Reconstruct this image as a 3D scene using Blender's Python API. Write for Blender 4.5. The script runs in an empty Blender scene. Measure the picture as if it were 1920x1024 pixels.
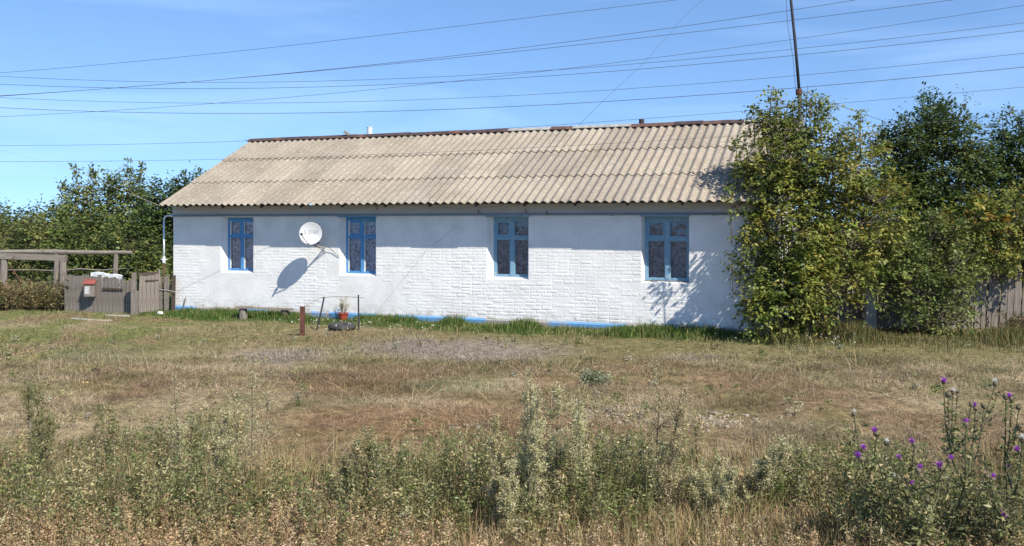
import bpy, math, random
import numpy as np
from mathutils import Vector, Matrix

# ------------------------------------------------------------------ camera, sky, sun, exposure
SC = bpy.context.scene
COL = SC.collection
F, CAMH, HY, CX = 1750.0, 2.40, 415.0, 960.0          # focal length in photo pixels, eye height, horizon row
cam_d = bpy.data.cameras.new('camera'); cam = bpy.data.objects.new('camera', cam_d); COL.objects.link(cam)
cam.location = (0, 0, CAMH); cam.rotation_euler = (math.pi/2, 0, 0)
cam_d.sensor_width = 36.0; cam_d.lens = F/1920*36
cam_d.shift_y = -(512-HY)/1920.0
cam_d.clip_end = 9000; cam_d.clip_start = 0.05
SC.camera = cam

TH = math.atan(F/(960+3500))                           # the facade runs 21.4 degrees off the picture plane
UX, UY = math.cos(TH), -math.sin(TH)
NX, NY = -math.sin(TH), -math.cos(TH)
SUN = Vector((NX*1.0+UX*1.76, NY*1.0+UY*1.76, 2.04)).normalized()
SUN_EL = math.asin(SUN.z)
wd = bpy.data.worlds.new('World'); SC.world = wd; wd.use_nodes = True
wn, wl = wd.node_tree.nodes, wd.node_tree.links
wn.clear()
sky = wn.new('ShaderNodeTexSky'); sky.sky_type = 'NISHITA'; sky.sun_disc = False
sky.sun_elevation = SUN_EL; sky.sun_rotation = math.atan2(SUN.x, SUN.y)
sky.air_density = 1.0; sky.dust_density = 0.15; sky.ozone_density = 3.0; sky.altitude = 300
# clear dry air: the pale band hugs the horizon closer than in the stock sky
svec = wn.new('ShaderNodeVectorMath'); svec.operation = 'MULTIPLY_ADD'; svec.inputs[1].default_value = (1, 1, 0.85); svec.inputs[2].default_value = (0, 0, 0.11)
snor = wn.new('ShaderNodeVectorMath'); snor.operation = 'NORMALIZE'
tc = wn.new('ShaderNodeTexCoord'); mp = wn.new('ShaderNodeMapping')
mp.inputs['Scale'].default_value = (1.2, 1.2, 9.0); mp.inputs['Rotation'].default_value = (0.05, 0.12, 0.3)
nz = wn.new('ShaderNodeTexNoise'); nz.inputs['Scale'].default_value = 2.2; nz.inputs['Detail'].default_value = 6; nz.inputs['Distortion'].default_value = 0.6
cr = wn.new('ShaderNodeValToRGB'); cr.color_ramp.elements[0].position = 0.45; cr.color_ramp.elements[1].position = 0.85
cr.color_ramp.elements[1].color = (0.30, 0.30, 0.30, 1)
mixc = wn.new('ShaderNodeMixRGB'); mixc.inputs['Color2'].default_value = (6.0, 8.0, 11.0, 1)
bg = wn.new('ShaderNodeBackground'); bg.inputs['Strength'].default_value = 0.102
wo = wn.new('ShaderNodeOutputWorld')
wl.new(tc.outputs['Generated'], svec.inputs[0]); wl.new(svec.outputs[0], snor.inputs[0]); wl.new(snor.outputs[0], sky.inputs['Vector'])
wl.new(tc.outputs['Generated'], mp.inputs['Vector']); wl.new(mp.outputs[0], nz.inputs['Vector'])
wl.new(nz.outputs['Fac'], cr.inputs['Fac']); wl.new(cr.outputs['Color'], mixc.inputs['Fac'])
tint = wn.new('ShaderNodeMixRGB'); tint.blend_type = 'MULTIPLY'; tint.inputs['Fac'].default_value = 1.0; tint.inputs['Color2'].default_value = (0.89, 1.02, 1.17, 1)
wl.new(sky.outputs[0], tint.inputs['Color1']); wl.new(tint.outputs[0], mixc.inputs['Color1']); wl.new(mixc.outputs[0], bg.inputs['Color']); wl.new(bg.outputs[0], wo.inputs['Surface'])
sd = bpy.data.lights.new('sun', 'SUN'); sd.energy = 5.0; sd.angle = math.radians(0.53); sd.color = (1.0, 0.93, 0.81)
so = bpy.data.objects.new('sun', sd); COL.objects.link(so)
so.rotation_euler = SUN.to_track_quat('Z', 'Y').to_euler()
SC.view_settings.view_transform = 'Standard'; SC.view_settings.look = 'None'
SC.view_settings.gamma = 1.0; SC.view_settings.use_curve_mapping = False
SC.view_settings.exposure = 0.66
SC.render.engine = 'CYCLES'
SC.cycles.max_bounces = 8; SC.cycles.transparent_max_bounces = 12

R = random.Random(7)
NR = np.random.default_rng(11)

# ------------------------------------------------------------------ geometry helpers
def gnd(px, py, z=0.0):
    """where a photo pixel meets the height z"""
    Y = (CAMH-z)*F/(py-HY)
    return Vector(((px-CX)/F*Y, Y, z))
def at(px, py, Y):
    return Vector(((px-CX)/F*Y, Y, CAMH+(HY-py)/F*Y))
O = gnd(325, 584.5)
HM = Matrix.Translation(O) @ Matrix.Rotation(-TH, 4, 'Z')    # house space: x along the wall, -y out of it, z up
def hw(u, d, z): return HM @ Vector((u, -d, z))
def wall_at(px, py, d=0.0):
    r = Vector(((px-CX)/F, 1.0)); nn = Vector((NX, NY)); P0 = Vector((O.x, O.y)) + nn*d
    t = P0.dot(nn)/r.dot(nn); p = r*t - Vector((O.x, O.y))
    return p.dot(Vector((UX, UY))), CAMH+(HY-py)/F*t

class MB:
    def __init__(s): s.v = []; s.f = []
    def add(s, vs, fs):
        b = len(s.v); s.v += [tuple(p) for p in vs]; s.f += [tuple(i+b for i in q) for q in fs]
    def box(s, c, d, rot=None, taper=1.0):
        x, y, z = d[0]/2, d[1]/2, d[2]/2
        vs = [Vector((i*x*(taper if k > 0 else 1), j*y*(taper if k > 0 else 1), k*z)) for k in (-1, 1) for i, j in ((-1,-1),(1,-1),(1,1),(-1,1))]
        if rot is not None: vs = [rot @ p for p in vs]
        c = Vector(c)
        s.add([p+c for p in vs], [(3,2,1,0),(4,5,6,7),(0,1,5,4),(1,2,6,5),(2,3,7,6),(3,0,4,7)]); return s
    def tube(s, pts, rad, n=6, cap=True):
        pts = [Vector(p) for p in pts]; m = len(pts)
        if not hasattr(rad, '__len__'): rad = [rad]*m
        vs = []; up = None
        for i, p in enumerate(pts):
            t = (pts[min(i+1, m-1)]-pts[max(i-1, 0)]).normalized()
            if up is None or abs(up.dot(t)) > .98:
                up = Vector((0,0,1)) if abs(t.z) < .9 else Vector((1,0,0))
            a = t.cross(up).normalized(); b = a.cross(t).normalized(); up = b
            for k in range(n):
                g = 2*math.pi*k/n; vs.append(p + (a*math.cos(g)+b*math.sin(g))*rad[i])
        fs = [(i*n+k, i*n+(k+1) % n, (i+1)*n+(k+1) % n, (i+1)*n+k) for i in range(m-1) for k in range(n)]
        if cap: fs += [tuple(reversed(range(n))), tuple(range((m-1)*n, m*n))]
        s.add(vs, fs); return s
    def lathe(s, prof, n=24, M=None):
        vs = []
        for r, z in prof:
            for k in range(n):
                g = 2*math.pi*k/n; p = Vector((r*math.cos(g), r*math.sin(g), z)); vs.append(M @ p if M else p)
        m = len(prof)
        s.add(vs, [(i*n+k, i*n+(k+1) % n, (i+1)*n+(k+1) % n, (i+1)*n+k) for i in range(m-1) for k in range(n)]); return s
    def mesh(s, name):
        me = bpy.data.meshes.new(name); me.from_pydata(s.v, [], s.f); me.update(); return me
    def build(s, name, mat, parent=None, smooth=False):
        return link(name, s.mesh(name), mat, parent, smooth)
def link(name, me, mat, parent=None, smooth=False):
    o = bpy.data.objects.new(name, me); COL.objects.link(o)
    if mat is not None and not me.materials: me.materials.append(mat)
    if parent: o.parent = parent
    if smooth: me.polygons.foreach_set('use_smooth', [True]*len(me.polygons))
    return o
def np_mesh(name, V, Fq, C=None):
    """V n*3, Fq m*k faces (all the same size), C n*3 point colours"""
    me = bpy.data.meshes.new(name); V = np.asarray(V, np.float32); Fq = np.asarray(Fq, np.int32)
    me.vertices.add(len(V)); me.vertices.foreach_set('co', V.ravel())
    m, k = Fq.shape
    me.loops.add(m*k); me.loops.foreach_set('vertex_index', Fq.ravel())
    me.polygons.add(m); me.polygons.foreach_set('loop_start', np.arange(0, m*k, k, dtype=np.int32))
    try: me.polygons.foreach_set('loop_total', np.full(m, k, np.int32))
    except Exception: pass
    if C is not None:
        ca = me.color_attributes.new('Col', 'FLOAT_COLOR', 'POINT')
        ca.data.foreach_set('color', np.c_[np.clip(C, 0, 1), np.ones(len(C))].astype(np.float32).ravel())
    me.update(calc_edges=True); me.validate(); return me
def tag(o, label=None, cat=None, group=None, kind=None):
    if label: o['label'] = label
    if cat: o['category'] = cat
    if group: o['group'] = group
    if kind: o['kind'] = kind
    return o
def empty(name, loc, label=None, cat=None, group=None, rz=0.0):
    o = bpy.data.objects.new(name, None); COL.objects.link(o); o.location = loc; o.rotation_euler[2] = rz; o.empty_display_size = .1
    return tag(o, label, cat, group)

def vnoise(x, y, s=1.0, seed=0):
    """smooth value noise, vectorised, 0..1"""
    x = np.asarray(x, float)*s+seed*17.13; y = np.asarray(y, float)*s-seed*9.71
    xi, yi = np.floor(x), np.floor(y); fx, fy = x-xi, y-yi
    fx = fx*fx*(3-2*fx); fy = fy*fy*(3-2*fy)
    def h(a, b):
        q = np.sin(a*127.1+b*311.7+seed*3.3)*43758.5453; return q-np.floor(q)
    return (h(xi,yi)*(1-fx)+h(xi+1,yi)*fx)*(1-fy)+(h(xi,yi+1)*(1-fx)+h(xi+1,yi+1)*fx)*fy
def fbm(x, y, s=1.0, seed=0):
    return .5*vnoise(x,y,s,seed)+.3*vnoise(x,y,s*2.1,seed+1)+.2*vnoise(x,y,s*4.3,seed+2)
def sm(a, b, x): 
    t = np.clip((x-a)/(b-a), 0, 1); return t*t*(3-2*t)

# ------------------------------------------------------------------ materials
def mat_base(name):
    m = bpy.data.materials.new(name); m.use_nodes = True
    return m, m.node_tree.nodes, m.node_tree.links, m.node_tree.nodes['Principled BSDF']
def mat_noise(name, c1, c2, scale=8, rough=.85, bump=.0, bscale=60, detail=6, c3=None, scale3=2.0, amt3=(.55,.7), stretch=None, metal=0, spec=.3, dist=.02):
    m, N, L, P = mat_base(name)
    t = N.new('ShaderNodeTexCoord'); mpn = N.new('ShaderNodeMapping'); L.new(t.outputs['Object'], mpn.inputs['Vector'])
    if stretch: mpn.inputs['Scale'].default_value = stretch
    n1 = N.new('ShaderNodeTexNoise'); n1.inputs['Scale'].default_value = scale; n1.inputs['Detail'].default_value = detail
    L.new(mpn.outputs[0], n1.inputs['Vector'])
    r = N.new('ShaderNodeValToRGB'); r.color_ramp.elements[0].position = .32; r.color_ramp.elements[1].position = .68
    r.color_ramp.elements[0].color = (*c1, 1); r.color_ramp.elements[1].color = (*c2, 1)
    L.new(n1.outputs['Fac'], r.inputs['Fac']); out = r.outputs['Color']
    if c3 is not None:
        n3 = N.new('ShaderNodeTexNoise'); n3.inputs['Scale'].default_value = scale3; n3.inputs['Detail'].default_value = 8; L.new(t.outputs['Object'], n3.inputs['Vector'])
        mr = N.new('ShaderNodeMapRange'); mr.inputs['From Min'].default_value = amt3[0]; mr.inputs['From Max'].default_value = amt3[1]; L.new(n3.outputs['Fac'], mr.inputs['Value'])
        mx = N.new('ShaderNodeMixRGB'); mx.inputs['Color2'].default_value = (*c3, 1); L.new(mr.outputs[0], mx.inputs['Fac']); L.new(out, mx.inputs['Color1']); out = mx.outputs[0]
    L.new(out, P.inputs['Base Color'])
    P.inputs['Roughness'].default_value = rough; P.inputs['Metallic'].default_value = metal; P.inputs['Specular IOR Level'].default_value = spec
    if bump:
        nb = N.new('ShaderNodeTexNoise'); nb.inputs['Scale'].default_value = bscale; nb.inputs['Detail'].default_value = 5; L.new(mpn.outputs[0], nb.inputs['Vector'])
        b = N.new('ShaderNodeBump'); b.inputs['Strength'].default_value = bump; b.inputs['Distance'].default_value = dist
        L.new(nb.outputs['Fac'], b.inputs['Height']); L.new(b.outputs[0], P.inputs['Normal'])
    return m
def mat_leaf(name, trans=.35, rough=.6, spec=.25):
    m, N, L, P = mat_base(name)
    a = N.new('ShaderNodeAttribute'); a.attribute_name = 'Col'
    L.new(a.outputs['Color'], P.inputs['Base Color']); P.inputs['Roughness'].default_value = rough; P.inputs['Specular IOR Level'].default_value = spec
    tr = N.new('ShaderNodeBsdfTranslucent'); L.new(a.outputs['Color'], tr.inputs['Color'])
    mx = N.new('ShaderNodeMixShader'); mx.inputs['Fac'].default_value = trans
    L.new(P.outputs[0], mx.inputs[1]); L.new(tr.outputs[0], mx.inputs[2]); L.new(mx.outputs[0], N['Material Output'].inputs['Surface'])
    return m
M = {}
M['leaf'] = mat_leaf('leaf', .35, .5, .35)
M['grass'] = mat_leaf('grass', .25, .7, .2)
def whitewash():
    m, N, L, P = mat_base('whitewash')
    g = N.new('ShaderNodeNewGeometry')
    def noise(sc, d=6, stretch=None):
        n = N.new('ShaderNodeTexNoise'); n.inputs['Scale'].default_value = sc; n.inputs['Detail'].default_value = d
        if stretch:
            q = N.new('ShaderNodeMapping'); q.inputs['Scale'].default_value = stretch; L.new(g.outputs['Position'], q.inputs['Vector']); L.new(q.outputs[0], n.inputs['Vector'])
        else: L.new(g.outputs['Position'], n.inputs['Vector'])
        return n.outputs['Fac']
    def mr(f, a, b, c=0.0, d=1.0):
        r = N.new('ShaderNodeMapRange'); r.inputs['From Min'].default_value = a; r.inputs['From Max'].default_value = b; r.inputs['To Min'].default_value = c; r.inputs['To Max'].default_value = d; L.new(f, r.inputs['Value']); return r.outputs[0]
    def mul(a, b):
        r = N.new('ShaderNodeMath'); r.operation = 'MULTIPLY'; L.new(a, r.inputs[0]); L.new(b, r.inputs[1]); return r.outputs[0]
    def mix(f, a, b):
        x = N.new('ShaderNodeMixRGB'); L.new(f, x.inputs['Fac'])
        for k, q in (('Color1', a), ('Color2', b)):
            if isinstance(q, tuple): x.inputs[k].default_value = (*q,1)
            else: L.new(q, x.inputs[k])
        return x.outputs[0]
    sx = N.new('ShaderNodeSeparateXYZ'); L.new(g.outputs['Position'], sx.inputs[0])
    c = mix(mr(noise(2.5), .35, .65), (.70,.695,.68), (.785,.78,.765))
    c = mix(mr(noise(1.1, 8), .54, .78, 0, .6), c, (.62,.61,.58))
    c = mix(mr(noise(5, 5, (3.5,3.5,.35)), .62, .80, 0, .45), c, (.56,.545,.51))            # rain drips
    c = mix(mul(mr(noise(7, 6), .42, .66, 0, .75), mr(sx.outputs['Z'], .42, .16)), c, (.40,.35,.28))   # mud splash
    c = mix(mr(noise(19, 3), .70, .76, 0, .55), c, (.50,.45,.40))                              # flaked spots
    L.new(c, P.inputs['Base Color']); P.inputs['Roughness'].default_value = .92; P.inputs['Specular IOR Level'].default_value = .2
    b = N.new('ShaderNodeBump'); b.inputs['Strength'].default_value = .25; b.inputs['Distance'].default_value = .02; L.new(noise(17, 5), b.inputs['Height']); L.new(b.outputs[0], P.inputs['Normal'])
    return m
M['white'] = whitewash()
M['plaster'] = mat_noise('whitewashed_plaster', (.75,.75,.74), (.82,.82,.81), 2, .9, .25, 14, dist=.015)
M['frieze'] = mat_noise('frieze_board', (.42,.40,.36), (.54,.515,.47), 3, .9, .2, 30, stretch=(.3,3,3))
M['gaspipe'] = mat_noise('pipe_blue_grey', (.15,.23,.32), (.22,.30,.38), 6, .5)
M['whitepipe'] = mat_noise('pipe_white', (.62,.68,.75), (.74,.78,.82), 6, .45)
M['blue'] = mat_noise('blue_paint', (.065,.22,.46), (.10,.29,.53), 5, .45, .15, 60, stretch=(6,6,1))
M['blue_worn'] = mat_noise('blue_paint_weathered', (.15,.29,.41), (.23,.39,.50), 7, .65, .3, 60, c3=(.34,.40,.42), scale3=9, amt3=(.58,.72), stretch=(8,8,1))
M['whiteframe'] = mat_noise('putty_white', (.5,.52,.52), (.66,.67,.66), 12, .7)
M['darkwood'] = mat_noise('dark_batten', (.045,.036,.03), (.10,.075,.06), 9, .9, .4, 40, stretch=(.8,9,9))
M['rust'] = mat_noise('rusty_iron', (.06,.028,.02), (.13,.05,.035), 14, .8, .3, 80)
M['darkmetal'] = mat_noise('dark_metal', (.02,.022,.03), (.05,.05,.06), 10, .6)
M['ridge_brown'] = mat_noise('ridge_brown', (.045,.032,.03), (.085,.055,.048), 5, .6, .2, 30, c3=(.16,.07,.04), scale3=3, amt3=(.58,.7))
M['ridge_grey'] = mat_noise('ridge_grey', (.21,.205,.195), (.34,.33,.31), 8, .85, .2, 40)
M['ridge_rust'] = mat_noise('ridge_rust', (.07,.042,.035), (.135,.075,.055), 7, .75, .2, 40)
M['tin'] = mat_noise('galvanised', (.55,.57,.58), (.68,.69,.70), 4, .45, metal=.3)
M['oldwood'] = mat_noise('grey_wood', (.13,.11,.095), (.25,.22,.19), 7, .9, .5, 40, stretch=(9,9,.6), c3=(.08,.06,.05), scale3=3, amt3=(.6,.75))
M['oldwood_h'] = mat_noise('grey_timber', (.13,.11,.095), (.27,.24,.2), 7, .9, .5, 40, stretch=(.6,9,9), c3=(.08,.06,.05), scale3=3, amt3=(.6,.75))
M['bark'] = mat_noise('bark', (.06,.05,.038), (.14,.115,.09), 20, .95, .5, 40, stretch=(3,3,.6))
M['concrete'] = mat_noise('concrete', (.26,.25,.235), (.38,.37,.35), 6, .92, .4, 50)
M['dish'] = mat_noise('dish_paint', (.50,.52,.54), (.56,.57,.58), 3, .5, c3=(.50,.49,.38), scale3=4, amt3=(.62,.75))
M['ink'] = mat_noise('faded_paint', (.12,.12,.13), (.40,.40,.40), 30, .8)
M['rubber'] = mat_noise('tyre_rubber', (.028,.028,.028), (.06,.058,.055), 18, .8, .4, 60)
M['redpot'] = mat_noise('red_pot', (.22,.035,.02), (.33,.06,.035), 10, .5)
M['redroof'] = mat_noise('red_paint', (.17,.045,.035), (.25,.08,.06), 14, .7)
M['paper'] = mat_noise('paper', (.30,.31,.32), (.46,.46,.46), 20, .8, c3=(.25,.25,.27), scale3=26, amt3=(.6,.66))
M['cable'] = mat_noise('cable', (.03,.032,.038), (.07,.07,.075), 5, .6)
M['cable_pale'] = mat_noise('cable_pale', (.34,.33,.31), (.45,.43,.40), 5, .6)
M['chalk'] = mat_noise('chalk_rubble', (.22,.18,.14), (.36,.31,.25), 9, .95, .4, 40)
M['interior'] = mat_noise('room', (.10,.09,.08), (.14,.13,.12), 2, .9)
M['tarp'] = mat_noise('white_sheet', (.70,.72,.73), (.80,.81,.82), 5, .6)

def asbestos():
    m, N, L, P = mat_base('asbestos_cement')
    t = N.new('ShaderNodeTexCoord'); g = N.new('ShaderNodeNewGeometry')
    oi = N.new('ShaderNodeObjectInfo')
    def noise(s, d=6):
        n = N.new('ShaderNodeTexNoise'); n.inputs['Scale'].default_value = s; n.inputs['Detail'].default_value = d; L.new(g.outputs['Position'], n.inputs['Vector']); return n.outputs['Fac']
    def ramp(f, p0, c0, p1, c1):
        r = N.new('ShaderNodeValToRGB'); r.color_ramp.elements[0].position = p0; r.color_ramp.elements[1].position = p1
        r.color_ramp.elements[0].color = (*c0,1); r.color_ramp.elements[1].color = (*c1,1); L.new(f, r.inputs['Fac']); return r.outputs['Color']
    def mix(f, a, b, mode='MIX'):
        x = N.new('ShaderNodeMixRGB'); x.blend_type = mode
        if isinstance(f, float): x.inputs['Fac'].default_value = f
        else: L.new(f, x.inputs['Fac'])
        for k, q in (('Color1', a), ('Color2', b)):
            if isinstance(q, tuple): x.inputs[k].default_value = (*q,1)
            else: L.new(q, x.inputs[k])
        return x.outputs[0]
    base = ramp(noise(1.1), .3, (.215,.185,.148), .7, (.285,.252,.21))
    base = mix(ramp(noise(.8, 3), .52, (0,0,0), .75, (.4,.4,.4)), base, (.27,.215,.155))
    base = mix(ramp(noise(26, 3), .57, (0,0,0), .66, (.75,.75,.75)), base, (.45,.42,.37))     # pale lichen flecks
    base = mix(ramp(noise(33, 3), .60, (0,0,0), .70, (.6,.6,.6)), base, (.15,.125,.10))        # dark flecks
    tint = ramp(oi.outputs['Random'], 0.0, (.86,.86,.86), 1.0, (1.1,1.08,1.05))
    base = mix(1.0, base, tint, 'MULTIPLY')
    base = mix(ramp(noise(3.1, 5), .60, (0,0,0), .74, (.5,.5,.5)), base, (.145,.13,.11))       # grey-black weathering blotches
    L.new(base, P.inputs['Base Color']); P.inputs['Roughness'].default_value = .95; P.inputs['Specular IOR Level'].default_value = .15
    b = N.new('ShaderNodeBump'); b.inputs['Strength'].default_value = .4; b.inputs['Distance'].default_value = .01
    L.new(noise(40, 4), b.inputs['Height']); L.new(b.outputs[0], P.inputs['Normal'])
    return m
M['slate'] = asbestos()
def plinth_mat():
    m, N, L, P = mat_base('plinth_paint')
    t = N.new('ShaderNodeTexCoord')
    n = N.new('ShaderNodeTexNoise'); n.inputs['Scale'].default_value = .9; n.inputs['Detail'].default_value = 6; L.new(t.outputs['Object'], n.inputs['Vector'])
    r = N.new('ShaderNodeValToRGB'); r.color_ramp.elements[0].position = .47; r.color_ramp.elements[1].position = .51
    r.color_ramp.elements[0].color = (.10,.25,.45,1); r.color_ramp.elements[1].color = (.25,.24,.22,1)
    n2 = N.new('ShaderNodeTexNoise'); n2.inputs['Scale'].default_value = 25; L.new(t.outputs['Object'], n2.inputs['Vector'])
    mx = N.new('ShaderNodeMixRGB'); mx.blend_type = 'OVERLAY'; mx.inputs['Fac'].default_value = .35
    L.new(n.outputs['Fac'], r.inputs['Fac']); L.new(r.outputs[0], mx.inputs['Color1']); L.new(n2.outputs['Fac'], mx.inputs['Color2'])
    L.new(mx.outputs[0], P.inputs['Base Color']); P.inputs['Roughness'].default_value = .85
    return m
M['plinth'] = plinth_mat()
def glass_mat():
    m, N, L, P = mat_base('window_glass'); N.remove(P)
    tr = N.new('ShaderNodeBsdfTransparent'); tr.inputs['Color'].default_value = (.88,.9,.91,1)
    gl = N.new('ShaderNodeBsdfGlossy'); gl.inputs['Roughness'].default_value = .03
    fr = N.new('ShaderNodeFresnel'); fr.inputs['IOR'].default_value = 1.5
    t = N.new('ShaderNodeTexCoord'); nb = N.new('ShaderNodeTexNoise'); nb.inputs['Scale'].default_value = 3.0; L.new(t.outputs['Object'], nb.inputs['Vector'])
    b = N.new('ShaderNodeBump'); b.inputs['Strength'].default_value = .08; b.inputs['Distance'].default_value = .05; L.new(nb.outputs['Fac'], b.inputs['Height'])
    L.new(b.outputs[0], gl.inputs['Normal']); 
    mx = N.new('ShaderNodeMixShader'); L.new(fr.outputs[0], mx.inputs['Fac']); L.new(tr.outputs[0], mx.inputs[1]); L.new(gl.outputs[0], mx.inputs[2])
    L.new(mx.outputs[0], N['Material Output'].inputs['Surface']); return m
M['glass'] = glass_mat()
def lace_mat(name, bright):
    m, N, L, P = mat_base(name)
    t = N.new('ShaderNodeTexCoord')
    v = N.new('ShaderNodeTexVoronoi'); v.inputs['Scale'].default_value = 16; L.new(t.outputs['Object'], v.inputs['Vector'])
    n = N.new('ShaderNodeTexNoise'); n.inputs['Scale'].default_value = 11; n.inputs['Detail'].default_value = 7; L.new(t.outputs['Object'], n.inputs['Vector'])
    a = N.new('ShaderNodeMath'); a.operation = 'MULTIPLY'; L.new(v.outputs['Distance'], a.inputs[0]); a.inputs[1].default_value = .6
    s = N.new('ShaderNodeMath'); L.new(a.outputs[0], s.inputs[0]); L.new(n.outputs['Fac'], s.inputs[1])
    r = N.new('ShaderNodeValToRGB'); r.color_ramp.elements[0].position = .45; r.color_ramp.elements[1].position = .95
    r.color_ramp.elements[0].color = (.10*bright,.12*bright,.17*bright,1); r.color_ramp.elements[1].color = (.46*bright,.50*bright,.60*bright,1)
    L.new(s.outputs[0], r.inputs['Fac']); L.new(r.outputs[0], P.inputs['Base Color']); P.inputs['Roughness'].default_value = .95
    return m
M['lace_a'] = lace_mat('lace_curtain_bright', 1.75); M['lace_b'] = lace_mat('lace_curtain_dim', .85)

# ------------------------------------------------------------------ ground
def zone(x, y):
    """natural ground colours of the yard: returns colour n*3 (albedo), and greenness"""
    x = np.asarray(x, float); y = np.asarray(y, float)
    dx, dy = x-O.x, y-O.y
    d = dx*NX+dy*NY; uu = dx*UX+dy*UY
    a = fbm(x, y, .55, 1); b = fbm(x, y, 1.3, 5); c = fbm(x, y, .23, 9)
    straw = np.array([.325,.262,.168]); brown = np.array([.240,.163,.100]); olive = np.array([.200,.185,.085])
    green = np.array([.060,.125,.022]); lilac = np.array([.280,.240,.215]); redb = np.array([.235,.130,.075]); sage = np.array([.19,.20,.11])
    def mixc(c0, c1, t): return c0*(1-t[:,None])+c1*t[:,None]
    col = np.tile(straw, (len(x),1))
    col = mixc(col, brown, sm(.42,.62,a)*.75)
    col = mixc(col, olive, sm(.46,.66,b)*.55)
    col = mixc(col, olive, sm(14.5,17.5,y)*(.35+.5*sm(.35,.6,c))*sm(-9,-2,x+ (y-18)))
    col = mixc(col, np.array([.165,.19,.065]), sm(-4.5,-8.0,x)*sm(15,19,y)*(.15+.6*sm(.42,.6,b)))
    # grey patch of dead creeping weed in front of the wall
    px = CX+x/y*F; py = HY+CAMH*F/y
    w = (b-.5)*60
    gl = np.exp(-(((px-860)/210)**2+((py-655+w*.25)/22)**2)**2)+.9*np.exp(-(((px-520)/90)**2+((py-668+w*.2)/16)**2)**2)+.6*np.exp(-(((px-1300)/60)**2+((py-672)/10)**2)**2)
    col = mixc(col, lilac, np.clip(gl,0,1)*.85)
    rd = np.exp(-(((px-760)/330)**2+((py-800+w)/40)**2)**2)*sm(.4,.55,a)+.8*np.exp(-(((px-690)/190)**2+((py-728+w*.3)/16)**2)**2)
    col = mixc(col, redb, np.clip(rd,0,1)*.42)
    gm = .8*np.exp(-(((px-850)/110)**2+((py-722)/14)**2)**2)+.7*np.exp(-(((px-190)/120)**2+((py-665)/20)**2)**2)
    col = mixc(col, sage, np.clip(gm,0,1)*.8)
    # fresh grass along the wall
    gw = sm(1.5,.75,d+(b-.5)*1.1+.012*uu)*sm(-.8,.2,uu)*sm(15.8,15,uu)
    col = mixc(col, green, gw)
    col = mixc(col, green*1.1+.03, .5*sm(24,26,y)*sm(-6,-8,x))
    return col, gw
xs = np.r_[-3000,-900,-300,-120,-60, np.arange(-30,-15,.35), np.arange(-15,15,.13), np.arange(15,30.01,.35), 60,120,300,900,3000]
ys = np.r_[-300,-60,-15, np.arange(0,5,.35), np.arange(5,25,.13), np.arange(25,40.01,.35), 60,120,300,900,4000]
GX, GY = np.meshgrid(xs, ys); 
def hgt(x, y):
    x = np.asarray(x, float); y = np.asarray(y, float)
    near = ((np.abs(x) < 31)&(y > -1)&(y < 41))
    h = (fbm(x, y, .5, 21)-.5)*.10 + (fbm(x, y, 2.0, 23)-.5)*.06
    h = h + (fbm(x*.45+y*.12, y*1.7, 1.3, 25)-.5)*.14*sm(8,10,y)*sm(17.5,15,y) + (vnoise(x, y, 4.5, 27)-.5)*.035
    dx, dy = x-O.x, y-O.y; d = dx*NX+dy*NY
    return np.where(near, h*sm(.1,1.2,np.abs(d)), 0.0)-.0
nx, ny = len(xs), len(ys)
V = np.c_[GX.ravel(), GY.ravel(), hgt(GX.ravel(), GY.ravel())-.02]
idx = np.arange(nx*ny).reshape(ny, nx)
Fq = np.c_[idx[:-1,:-1].ravel(), idx[:-1,1:].ravel(), idx[1:,1:].ravel(), idx[1:,:-1].ravel()]
gc, _ = zone(V[:,0], np.maximum(V[:,1], .5))
gme = np_mesh('ground', V, Fq, gc*.85)
def ground_mat():
    m, N, L, P = mat_base('dry_soil')
    a = N.new('ShaderNodeAttribute'); a.attribute_name = 'Col'
    t = N.new('ShaderNodeTexCoord'); n = N.new('ShaderNodeTexNoise'); n.inputs['Scale'].default_value = 7; n.inputs['Detail'].default_value = 9; L.new(t.outputs['Object'], n.inputs['Vector'])
    r = N.new('ShaderNodeValToRGB'); r.color_ramp.elements[0].position = .3; r.color_ramp.elements[1].position = .7
    r.color_ramp.elements[0].color = (.45,.43,.4,1); r.color_ramp.elements[1].color = (1.15,1.12,1.05,1); L.new(n.outputs['Fac'], r.inputs['Fac'])
    mx = N.new('ShaderNodeMixRGB'); mx.blend_type = 'MULTIPLY'; mx.inputs['Fac'].default_value = 1; L.new(a.outputs['Color'], mx.inputs['Color1']); L.new(r.outputs[0], mx.inputs['Color2'])
    L.new(mx.outputs[0], P.inputs['Base Color']); P.inputs['Roughness'].default_value = .95; P.inputs['Specular IOR Level'].default_value = .1
    b = N.new('ShaderNodeBump'); b.inputs['Strength'].default_value = .8; b.inputs['Distance'].default_value = .03
    n2 = N.new('ShaderNodeTexNoise'); n2.inputs['Scale'].default_value = 30; n2.inputs['Detail'].default_value = 6; L.new(t.outputs['Object'], n2.inputs['Vector'])
    L.new(n2.outputs['Fac'], b.inputs['Height']); L.new(b.outputs[0], P.inputs['Normal'])
    return m
g = link('ground', gme, ground_mat()); tag(g, 'dry yard ground of straw and bare soil in front of the white house', 'ground', kind='structure')

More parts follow.
